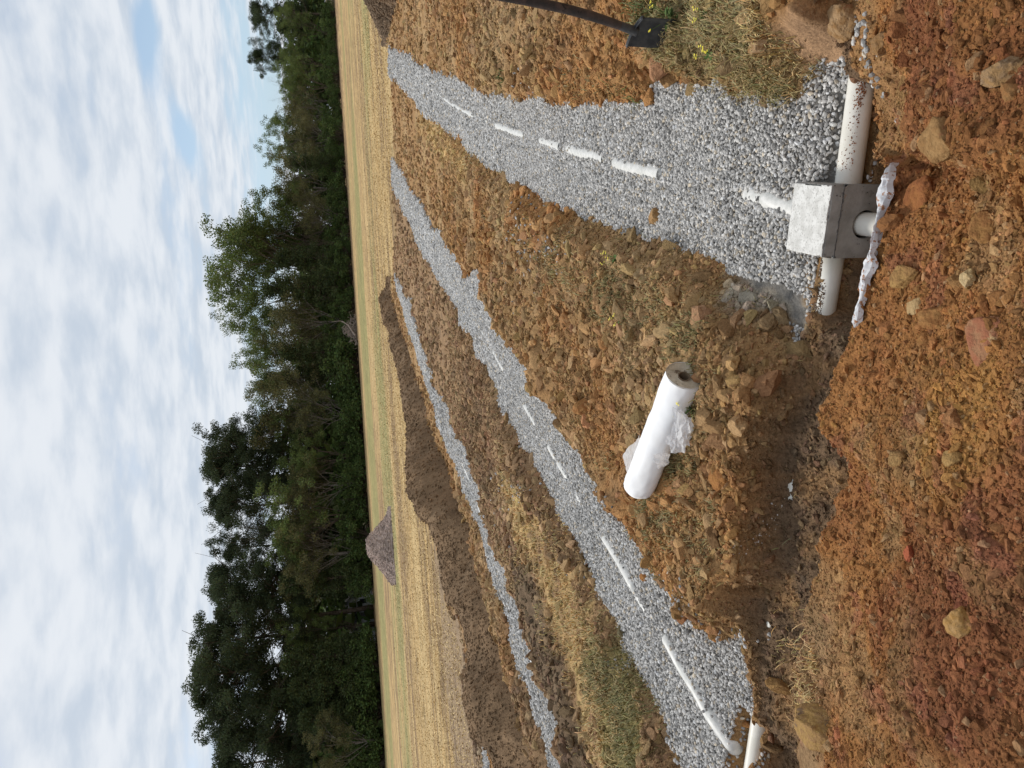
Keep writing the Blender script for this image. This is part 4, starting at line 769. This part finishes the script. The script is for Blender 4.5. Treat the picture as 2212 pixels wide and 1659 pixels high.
# weeds with yellow flowers
M_leafw = mat_noise('weed_green', (.07, .13, .03), (.14, .20, .06), 20, .7); M_yel = mat_noise('petal_yellow', (.75, .62, .05), (.85, .75, .12), 20, .6)
def weed(X, Y, h, label, nst=5, leafy=4):
    P0, _ = hit(X, Y); w = empty('yellow_weed', P0); tag(w, label, 'weed'); ms, ml, mf_ = MB(), MB(), MB()
    for k in range(nst):
        a = random.uniform(0, 6.28); L = h*random.uniform(.6, 1.1); e = Vector((math.cos(a)*L*.45, math.sin(a)*L*.45, L)); pts = [Vector((0, 0, 0)), e*.5+Vector((0, 0, L*.12)), e]; ms.tube(pts, [.0022, .0018, .0012], 5)
        mf_ = MB()
        for q in range(4):
            c = e+Vector([random.uniform(-.012, .012) for _ in range(3)])
            for s_ in range(4):
                b = s_*1.57+random.random(); d = Vector((math.cos(b), math.sin(b), .3))*.0075; t = Vector((-math.sin(b), math.cos(b), 0))*.0035; mf_.add([c, c+d*.6+t, c+d, c+d*.6-t], [(0, 1, 2, 3)])
        mf_.build('flower_head', M_yel, w)
    for k in range(leafy*3):
        a = random.uniform(0, 6.28); L = h*random.uniform(.25, .55); d = Vector((math.cos(a), math.sin(a), random.uniform(.2, 1))).normalized()*L; t = Vector((-math.sin(a), math.cos(a), .1))*L*.22; o0 = Vector((0, 0, random.uniform(0, h*.4)))
        ml.add([o0, o0+d*.5+t, o0+d+Vector((0, 0, -L*.2)), o0+d*.5-t], [(0, 1, 2, 3)])
    ms.build('stem', M_leafw, w); ml.build('leaves', M_leafw, w)
weed(1503, 885, .13, 'small weed with yellow flowers against the sheer flap of the fabric roll')
weed(1462, 40, .17, 'leafy green weed with few yellow flowers in front of the shovel blade', 3, 9)
weed(1545, 122, .10, 'short yellow flowered weed in dry grass close to the gravel', 4, 3)
weed(1535, 28, .10, 'yellow flowered weed deep in the dry grass, far from the gravel', 2, 3)
weed(1340, 560, .12, 'low weed with yellow specks on the green patch between clods', 4, 4)
weed(1350, 690, .10, 'thin yellow weed standing alone on orange clods right of the roll', 3, 3)
# ---------------------------------------------------------------- heap of waste gravel out in the field
Yp = np.array([1262, 1250, 1235, 1215, 1200, 1190, 1160, 1148, 1138, 1125, 1110, 1096], float); Xp = np.array([846, 838, 826, 812, 799, 793, 791, 800, 811, 826, 836, 842], float)
D0 = 42.5; C0 = at(845, 1180, 0); n = 90; Yh = np.linspace(1096, 1262, n); a_, b_, _ = ray(np.full(n, 845.), Yh); hh = np.hypot(a_, b_)
Hh = np.interp(Yh, Yp[::-1], Xp[::-1]); top_ = np.maximum(height_at(Hh, Yh, D0+1.6), .02); rows = []
for k in range(40):
    u = k/39*2-1; rad_ = D0+1.6+u*1.9; x = a_/hh*rad_; y = b_/hh*rad_; zz_ = top_*np.clip(1-abs(u)**1.3, 0, 1)+.06*fbm(x*2.5, y*2.5, 44, 4)*(1-abs(u))-.05*(abs(u) > .93); rows.append(np.stack([x, y, zz_], 1))
V = np.array(rows).reshape(-1, 3); i = np.arange(39)[:, None]*n; j = np.arange(n-1)[None]; F = np.stack([i+j, i+j+1, i+n+j+1, i+n+j], -1).reshape(-1, 4); x, y = V[:, 0], V[:, 1]
c = np.array([.36, .28, .24])*(1+.3*fbm(x*3, y*3, 9, 4)+.25*fbm(x*11, y*11, 19, 2))[:, None]
heap = np_mesh('gravel_heap', V, F, M_ground, np.clip(c, .03, .8), smooth=True); tag(heap, 'pinkish grey heap of gravel dumped out in the straw field', 'gravel heap')
q = RNG.integers(0, len(V), 5000); a, b, kc = scatter('x', V[q, :2]+RNG.normal(0, .03, (len(q), 2)), V[q, 2], RNG.uniform(.015, .06, len(q)), np.clip(c[q]*RNG.uniform(.7, 1.6, (len(q), 1)), .03, .8), 1, 'ico', M_clod); np_mesh('loose_stones', a, b, M_clod, kc, heap)
# ================================================================= the wood
M_leaf, lt, lb = mat_new('foliage', .75, .12); la = N(lt, 'ShaderNodeAttribute', attribute_name='tint'); lt.links.new(la.outputs['Color'], lb.inputs['Base Color'])
ltr = N(lt, 'ShaderNodeBsdfTranslucent'); lt.links.new(la.outputs['Color'], ltr.inputs[0]); lm = N(lt, 'ShaderNodeMixShader', i={0: .3}); lt.links.new(lb.outputs[0], lm.inputs[1]); lt.links.new(ltr.outputs[0], lm.inputs[2]); lt.links.new(lm.outputs[0], lt.nodes['Material Output'].inputs[0])
def rv(): return Vector((random.gauss(0, 1), random.gauss(0, 1), random.gauss(0, 1))).normalized()
def leaves(cl, size, asp, colr, var=.3, up_b=0.0, seed=0, per=60):
    r = np.random.default_rng(seed); C_ = np.array([c[:3] for c in cl]); R = np.array([c[3:6] for c in cl]); m = len(cl)
    tone = r.uniform(.72, 1.3, (m, 1)); C_ = np.repeat(C_, per, 0); R = np.repeat(R, per, 0); n = len(C_); tone = np.repeat(tone, per, 0)
    d = r.normal(size=(n, 3)); d /= np.linalg.norm(d, axis=1)[:, None]; q = C_+d*R*(r.random((n, 1))**.45)
    u = r.normal(size=(n, 3)); u[:, 2] += up_b; u /= np.linalg.norm(u, axis=1)[:, None]; w = np.cross(u, r.normal(size=(n, 3))); w /= np.linalg.norm(w, axis=1)[:, None]
    s_ = size*r.uniform(.6, 1.35, (n, 1)); u = u*s_*.5; w = w*s_*.5*asp
    V = np.stack([q-u-w*.4, q+w-u*.1, q+u+w*.3, q-w+u*.15], 1).reshape(-1, 3)
    K = np.array(colr)*tone*r.uniform(1-var, 1+var, (n, 1))*np.stack([r.uniform(.85, 1.2, n), np.ones(n), r.uniform(.75, 1.15, n)], 1)
    return V, np.arange(4*n).reshape(-1, 4), np.repeat(np.clip(K, .004, .6), 4, 0)
def grow(kind, seed):
    random.seed(seed*31+5); tk = MB(); cl = []
    def limb(p, d, L, r_, depth, spread, nch, droop=0, clr=.9, flat=.8, ns=5):
        b = rv()*.18; m1_ = p+d*L*.5+b*L*.3; e = p+(d+b*.6+Vector((0, 0, droop))).normalized()*L
        tk.tube([p, m1_, e], [r_, r_*.75, r_*.5], ns if depth > 1 else 3, False)
        if depth == 0: cl.append((*e, clr, clr, clr*flat)); return
        for k in range(nch):
            t = random.uniform(.45, 1) if k else 1.0; q = p.lerp(m1_, t*2) if t < .5 else m1_.lerp(e, t*2-1); nd = (d+rv()*spread+Vector((0, 0, .12))).normalized()
            limb(q, nd, L*random.uniform(.55, .8), r_*.5, depth-1, spread, nch, droop, clr, flat, ns)
    if kind == 'pine':
        H = 24; lean = Vector((random.uniform(-.05, .05), random.uniform(-.05, .05), 1)); pts = [lean*H*t+Vector((math.sin(t*4+seed)*.35, math.cos(t*3)*.3, 0)) for t in np.linspace(0, .9, 10)]
        tk.tube(pts, [.36*(1-.85*t)+.03 for t in np.linspace(0, 1, 10)], 8)
        for k in range(46):
            t = .30+.60*random.random()**.85; p = lean*H*t; a = random.uniform(0, 6.28); prof = (1-((t-.62)/.42)**2)**.5 if abs(t-.62) < .42 else .25; L = (1.6+3.4*prof)*random.uniform(.55, 1.15) if t < .78 else random.uniform(1.3, 2.0); p = p if t < .78 else p*.97
            if t < .5 and random.random() < .45: continue
            d = Vector((math.cos(a), math.sin(a), .25+.6*(t-.4))).normalized(); limb(p, d, L, .09, 1, .55, 4, .05, random.uniform(.85, 1.5), .66)
        [cl.append((*(lean*H*q_+rv()*.5), 1.3, 1.3, .9)) for q_ in (.78, .84, .89, .93)]; cl = [c_ for c_ in cl if c_[2] < H*.95]; return tk, leaves(cl, .31, .36, (.052, .070, .036), .3, .8, seed, 165), H
    if kind == 'leafy':
        H = 17; tk.tube([Vector((0, 0, 0)), Vector((.1, 0, 2.5)), Vector((0, .1, 5))], [.28, .22, .18], 8)
        for k in range(6):
            a = k*1.05+random.random(); d = Vector((math.cos(a)*.38, math.sin(a)*.38, 1)).normalized(); limb(Vector((0, 0, 2.0+2.5*random.random())), d, 6.2*random.uniform(.8, 1.1), .13, 3, .6, 3, 0, .85, .85, 4)
        return tk, leaves(cl, .225, .65, (.125, .165, .055), .3, 0, seed, 95), H
    if kind == 'olive':
        H = 14; tk.tube([Vector((0, 0, 0)), Vector((.1, 0, 3)), Vector((0, .1, 6))], [.2, .16, .12], 7)
        for k in range(7):
            a = k*.9+random.random(); d = Vector((math.cos(a)*.5, math.sin(a)*.5, 1)).normalized(); limb(Vector((0, 0, 1.5+3*random.random())), d, 4.8*random.uniform(.8, 1.1), .09, 3, .6, 3, 0, .75, .9, 4)
        return tk, leaves(cl, .21, .6, (.130, .128, .058), .35, 0, seed, 60), H
    if kind == 'dark':
        H = 12
        tk.tube([Vector((0, 0, 0)), Vector((.1, 0, 6)), Vector((0, .1, 11))], [.2, .14, .05], 7)
        for k in range(150):
            t = random.random()**.8; a = random.uniform(0, 6.28); R_m = 3.0*(1-t*.75)*math.sqrt(random.random()); p = Vector((math.cos(a)*R_m, math.sin(a)*R_m, .6+11*t)); tk.tube([Vector((0, 0, p.z*.85)), p], [.04, .015], 3, False); cl.append((*p, .75, .75, .65))
        return tk, leaves(cl, .26, .5, (.072, .095, .04), .35, 0, seed, 64), H
    if kind == 'bare':
        H = 15; tk.tube([Vector((0, 0, 0)), Vector((.1, 0, 3)), Vector((0, .1, 7))], [.16, .13, .1], 6)
        for k in range(6):
            a = k*1.1+random.random(); d = Vector((math.cos(a)*.4, math.sin(a)*.4, 1)).normalized(); limb(Vector((0, 0, 2+4*random.random())), d, 5*random.uniform(.8, 1.1), .07, 4, .5, 3, 0, .5, 1, 3)
        return tk, leaves(cl, .11, .5, (.14, .11, .06), .3, 0, seed, 4), H
    if kind == 'shrub':
        H = 4
        for k in range(46):
            a = random.uniform(0, 6.28); R_m = 2.2*math.sqrt(random.random()); zt__ = 3.6*(1-(R_m/2.6)**2)*random.uniform(.15, 1); p = Vector((math.cos(a)*R_m, math.sin(a)*R_m, .25+zt__)); tk.tube([Vector((p.x*.25, p.y*.25, 0)), p], [.05, .015], 3, False); cl.append((*p, .62, .62, .55))
        return tk, leaves(cl, .21, .6, (.085, .125, .040), .35, 0, seed, 70), H
PROTO = {}
def proto(kind, v):
    if (kind, v) in PROTO: return PROTO[kind, v]
    tk, (V, F, K), H = grow(kind, v+1); me = None
    o1 = tk.build('trunk', M_greybark if kind in ('bare', 'olive') else M_bark, None, smooth=True); o2 = np_mesh('crown', V, F, M_leaf, K)
    zmax = float(np.percentile(V[:, 2], 99.97)); PROTO[kind, v] = [o1, o2, zmax, False, (V, F, K)]; return PROTO[kind, v]
TL0, TL1 = np.array([-49.4, 95.25]), np.array([86.8, 160.15]); TD = TL1-TL0; TN = np.array([-TD[1], TD[0]])/np.linalg.norm(TD)
def line_pt(Y, off, X=760):
    a, b, _ = (float(q) for q in ray(X, Y)); A_m = np.array([[a, -TD[0]], [b, -TD[1]]]); o = TL0+TN*off; k, u = np.linalg.solve(A_m, o); return o+TD*u, k*math.hypot(a, b)
NV = {'pine': 4, 'leafy': 3, 'olive': 3, 'dark': 2, 'bare': 2, 'shrub': 3}
NAMES = {'pine': 'pine_tree', 'leafy': 'leafy_tree', 'olive': 'budding_tree', 'dark': 'evergreen_tree', 'bare': 'bare_tree', 'shrub': 'bush'}
cnt = {}
def tree(Y, Xtop, kind, wid, off, label, group=None, cat=None):
    v = cnt.get(kind, 0) % NV[kind]; cnt[kind] = cnt.get(kind, 0)+1; pr = proto(kind, v); P, D = line_pt(Y, off, Xtop); Hh_ = float(height_at(Xtop, Y, D))
    s_ = Hh_/pr[2]; e = empty(NAMES[kind], (P[0], P[1], -.05), random.uniform(0, 6.28)); e.scale = (s_*wid if kind != 'pine' else s_*wid, s_*wid, s_)
    for k in (0, 1):
        o = pr[k]
        if pr[3]: o = o.copy(); C.objects.link(o)
        o.parent = e
    pr[3] = True; tag(e, label, cat or ('bush' if kind == 'shrub' else 'tree'), group); return e
TREES = [
 (18,534,'pine',1.0,6,'dark pine at the top border of the photo, its crown half outside'),
 (62,600,'leafy',1.1,2,'pale green tree just beneath the dark pine at the photo top border'),
 (118,534,'pine',.62,8,'small lone pine head rising above the low end of the wood'),
 (140,596,'leafy',1.0,4,'fresh green tree right beside the small lone pine head'),
 (185,604,'leafy',.95,1,'feathery green tree between the small pine and a tree bare on top'),
 (214,573,'bare',.8,6,'bare twiggy tree next to the small lone pine'),
 (240,606,'olive',1.1,1,'brownish budding tree between the bare twigs and the round green crown'),
 (287,555,'leafy',.85,5,'round bright green crown standing out alone over the low wood'),
 (300,622,'olive',1.2,-1,'brown green budding tree under the round bright crown'),
 (362,576,'bare',.85,5,'bare tree with open fan of twigs left of the round bright crown'),
 (352,640,'dark',1.1,-1,'dark green bushy tree under the fan of bare twigs'),
 (405,594,'olive',1.1,3,'thin olive tree between the bare fan and the rising crowns'),
 (455,574,'leafy',1.0,3,'thin green tree where the wood line starts to rise'),
 (492,534,'leafy',.95,4,'light green tree one step below the tallest leafy crowns'),
 (470,640,'olive',1.2,-2,'low yellowish budding tree in front of the rising crowns'),
 (528,492,'leafy',.8,5,'green tree in the step up to the tallest leafy crown'),
 (556,446,'leafy',.8,6,'tall fresh green crown right of the tallest leafy crown'),
 (598,426,'leafy',.95,5,'tallest fresh green leafy tree in the middle of the wood'),
 (560,590,'dark',1.2,-1,'dark evergreen mass below the tall fresh green crowns'),
 (625,560,'dark',1.1,-2,'dark evergreen beneath the tallest leafy tree'),
 (655,456,'leafy',.8,6,'slender green crown with a gap to the tallest leafy tree'),
 (700,545,'olive',1.1,0,'yellow green budding tree with forked dark limbs above the brush pile'),
 (738,492,'leafy',.75,5,'narrow green crown above the far side of the brush pile'),
 (790,506,'leafy',.7,5,'pointed light green crown at the edge of the sky gap'),
 (765,600,'dark',1.1,-2,'deep green tree standing behind the low bushes beside the brush pile'),
 (822,560,'dark',.8,3,'short dark tree at the bottom of the sky gap'),
 (850,556,'bare',.85,4,'purplish bare tree in the gap before the budding green tops'),
 (885,538,'olive',.9,3,'wispy reddish green budding tree next to the purplish bare tree'),
 (925,532,'leafy',.8,4,'green topped tree right beside the first tall pine'),
 (905,600,'olive',1.1,-2,'yellow green drooping tree in front of the bare trees'),
 (952,478,'pine',.75,7,'shorter pine shoulder on the right of the first pine group'),
 (985,460,'pine',.85,7,'round headed pine in the first pine group'),
 (1024,434,'pine',.9,8,'highest pine of the first pine group'),
 (1000,590,'leafy',1.1,-2,'lively green broad tree in front of the first pine group'),
 (1078,455,'pine',.8,8,'pine on the left of the first pine group, with ragged outline'),
 (1108,438,'pine',.75,7,'pine with a dead trunk beside it'),
 (1060,580,'olive',1.1,-2,'mossy green tree below the ragged pines'),
 (1150,482,'bare',.5,3,'dead bare trunk poking up in the gap between pines'),
 (1192,474,'pine',.6,6,'thin pine with tufted branches right after the dead trunk'),
 (1130,560,'leafy',1.1,-1,'bright green tree low in the gap below the dead trunk'),
 (1180,590,'bare',1.1,-2,'grey brown tangle of twigs in front of the gap between the pines'),
 (1246,436,'pine',.75,7,'slim pine standing tall between two gaps of sky'),
 (1210,600,'olive',1.0,-2,'pale olive tree low in front of the slim pine'),
 (1296,474,'pine',.85,6,'lower pine filling the dip before the great pines'),
 (1352,440,'pine',1.0,6,'great pine on the right shoulder of the tallest group'),
 (1400,424,'pine',.9,7,'great pine next to the very tallest one'),
 (1452,402,'pine',1.05,5,'very tallest pine of the whole wood'),
 (1505,436,'pine',.8,7,'pine in the slope down from the very tallest one'),
 (1556,437,'pine',1.0,6,'wide pine near the bottom border of the photo'),
 (1610,458,'pine',.9,6,'pine before the last one at the bottom border'),
 (1656,462,'pine',.9,7,'last pine, cut by the bottom border of the photo'),
 (1264,600,'dark',1.1,-1,'dark evergreen above the white house glimpse'),
 (1436,600,'dark',1.15,-1,'dark evergreen with its foot beside the white house glimpse'),
 (1375,590,'leafy',.8,4,'bright green tree low in front of the great pines'),
 (1490,620,'dark',1.2,-2,'broad dark evergreen under the very tallest pine'),
 (1560,640,'dark',1.2,-2,'dark evergreen under the wide pine'),
 (1625,650,'olive',1.2,-4,'sprawling olive tree in front of the last pines'),
 (1520,540,'dark',1.0,3,'dark inner evergreen between the tallest and the wide pine'),
]
for q in TREES: tree(q[0], q[1]-(11 if q[0] < 520 and q[2] != 'pine' and q[2] != 'bare' else 0), *q[2:])
random.seed(3)
BUSH = [(25,690),(70,684),(112,690),(160,686),(205,692),(245,688),(292,684),(335,690),(372,686),(418,694),(462,690),(505,696),(548,700),(592,692),(630,700),(665,706),(715,690),(752,694),(800,690),(838,716),(872,722),(915,712),(955,716),(1000,722),(1040,712),(1085,716),(1128,722),(1172,716),(1215,726),(1262,740),(1418,740),(1440,750),(1470,720),(1515,730),(1560,728),(1600,735),(1645,730)]
BL = {592:'dense green bush hanging over the right end of the brush pile', 752:'dense bright green bush left of the brush pile', 715:'green bush standing right behind the brush pile', 1262:'bush between the gravel heap and the white house glimpse', 1418:'bush hiding the left end of the white house', 1172:'bush behind the top of the pinkish grey gravel heap'}
for Y, X in BUSH: tree(Y, X, 'shrub', random.uniform(.9, 1.5), random.uniform(-3.0, -.5), BL.get(Y, 'low dark green bush in the dense hedge along the foot of the wood'), 'bushes along the foot of the wood')
for k in range(16):
    Y = 30+k*104+random.uniform(-30, 30); tree(Y, 722+Y*.0663-random.uniform(7, 15), 'shrub', random.uniform(1.0, 1.9), random.uniform(-6, -3.5), 'small scrubby bush standing out from the wood at the field edge', 'scrub along the field edge')
# deeper wood: reads as one mass
random.seed(9); V, F, K = [], [], []; o = 0; tr_ = MB()
for row, off in enumerate((9, 13, 18, 24, 31, 38)):
    for k in range(44):
        Y = -700+k*72+random.uniform(-25, 25)+row*20; P, D = line_pt(Y, off+random.uniform(-2, 2))
        if 1280 < Y < 1400 and off < 20: continue
        kind = random.choice(['olive', 'dark', 'dark', 'shrub']); pr = proto(kind, random.randrange(2)); Vs, Fs, Ks = pr[4]; nl = len(Fs); sel = np.arange(0, nl, 5)
        Hh_ = random.uniform(11, 14) if Y < 900 else random.uniform(11, 15.5)
        if 1140 < Y: Hh_ += 1.5
        q = Vs.reshape(-1, 4, 3)[sel]; c = q.mean(1, keepdims=True); q = c+(q-c)*2.0; s_ = Hh_/pr[2]; q = q*np.array([s_*1.3, s_*1.3, s_]); a = random.uniform(0, 6.28)
        q = np.stack([q[..., 0]*math.cos(a)-q[..., 1]*math.sin(a)+P[0], q[..., 0]*math.sin(a)+q[..., 1]*math.cos(a)+P[1], q[..., 2]], -1).reshape(-1, 3)
        V.append(q); K.append(Ks.reshape(-1, 4, 3)[sel].reshape(-1, 3)*1.15); F.append(np.arange(len(q)).reshape(-1, 4)+o); o += len(q)
wood = np_mesh('deep_wood', np.vstack(V), np.vstack(F), M_leaf, np.vstack(K)); tag(wood, 'deep mass of mixed foliage behind the front trees of the wood', 'woodland', kind='stuff')
for k, pr in PROTO.items():
    if not pr[3]: bpy.data.objects.remove(pr[0]); bpy.data.objects.remove(pr[1])
# ---------------------------------------------------------------- brush pile, fallen stick, house
P0, D0 = line_pt(712, -8.5, 768); bp = MB(); random.seed(4)
for k in range(230):
    u = random.gauss(0, .42); u = max(-1, min(1, u)); top = 2.2*(1-abs(u)**1.4)*(.75 if u < 0 else 1)+.15; c = Vector((u*2.9, random.uniform(-.8, .8), random.uniform(.05, 1)*top)); a = random.gauss(0, .9); L = random.uniform(.4, 1.5); d = Vector((math.cos(a), random.uniform(-.4, .4), math.sin(a)*.8))*L; j_ = rv()*.15
    bp.tube([c-d*.5, c+j_, c+d*.5], [random.uniform(.02, .06), .02, .008], 4)
bp.tube([Vector((.9, 0, 1.3)), Vector((1.5, -.3, 2.5)), Vector((1.6, 0, 3.9))], [.07, .05, .02], 5); bp.tube([Vector((-1.6, -.9, .4)), Vector((.2, -1, 1.3)), Vector((1.2, -.7, 2.2))], [.13, .1, .06], 6)
o = bp.build('brush_pile', mat_noise('dry_branches', (.24, .19, .155), (.40, .33, .28), 4, .9, .1)); o.location = (P0[0], P0[1], 0); o.rotation_euler = (0, 0, math.atan2(TD[1], TD[0])); tag(o, 'pile of dry grey branches against the foot of the wood', 'brush pile')
M_wall = mat_noise('white_siding', (.74, .75, .76), (.62, .64, .66), 2, .7); M_roofh = mat_noise('grey_roof', (.12, .12, .125), (.20, .195, .19), 6, .9); M_glass = mat_noise('window_glass', (.03, .035, .045), (.06, .07, .08), 2, .15, .6)
P0, D0 = line_pt(1345, 12, 790); hs_ = empty('white_house', (P0[0], P0[1], 0), math.atan2(TD[1], TD[0])+.1); tag(hs_, 'low white house glimpsed under the pines, behind the hedge', 'house')
m = MB(); m.box((0, 0, 1.3), (11, 6, 2.6)); m.build('wall', M_wall, hs_)
m = MB(); m.add([(-5.8, -3.5, 2.61), (5.8, -3.5, 2.61), (5.8, 3.5, 2.61), (-5.8, 3.5, 2.61), (-5.8, 0, 4.3), (5.8, 0, 4.3)], [(0, 1, 5, 4), (3, 4, 5, 2), (0, 4, 3), (1, 2, 5), (0, 3, 2, 1)]); m.build('roof', M_roofh, hs_)
for xw in (-4, -2, 2.6, 4.4):
    m = MB(); m.box((xw, -3.02, 1.5), (.95, .08, 1.2)); w_ = m.build('window', M_wall, hs_); m = MB(); m.box((xw, -3.07, 1.5), (.75, .04, 1.0)); m.build('pane', M_glass, w_)
m = MB(); m.box((.4, -3.03, 1.0), (.95, .08, 2.0)); m.build('door', M_roofh, hs_)
for o in list(bpy.data.objects):
    if o.type == 'MESH' and len(o.data.materials) == 0: print('no mat', o.name)
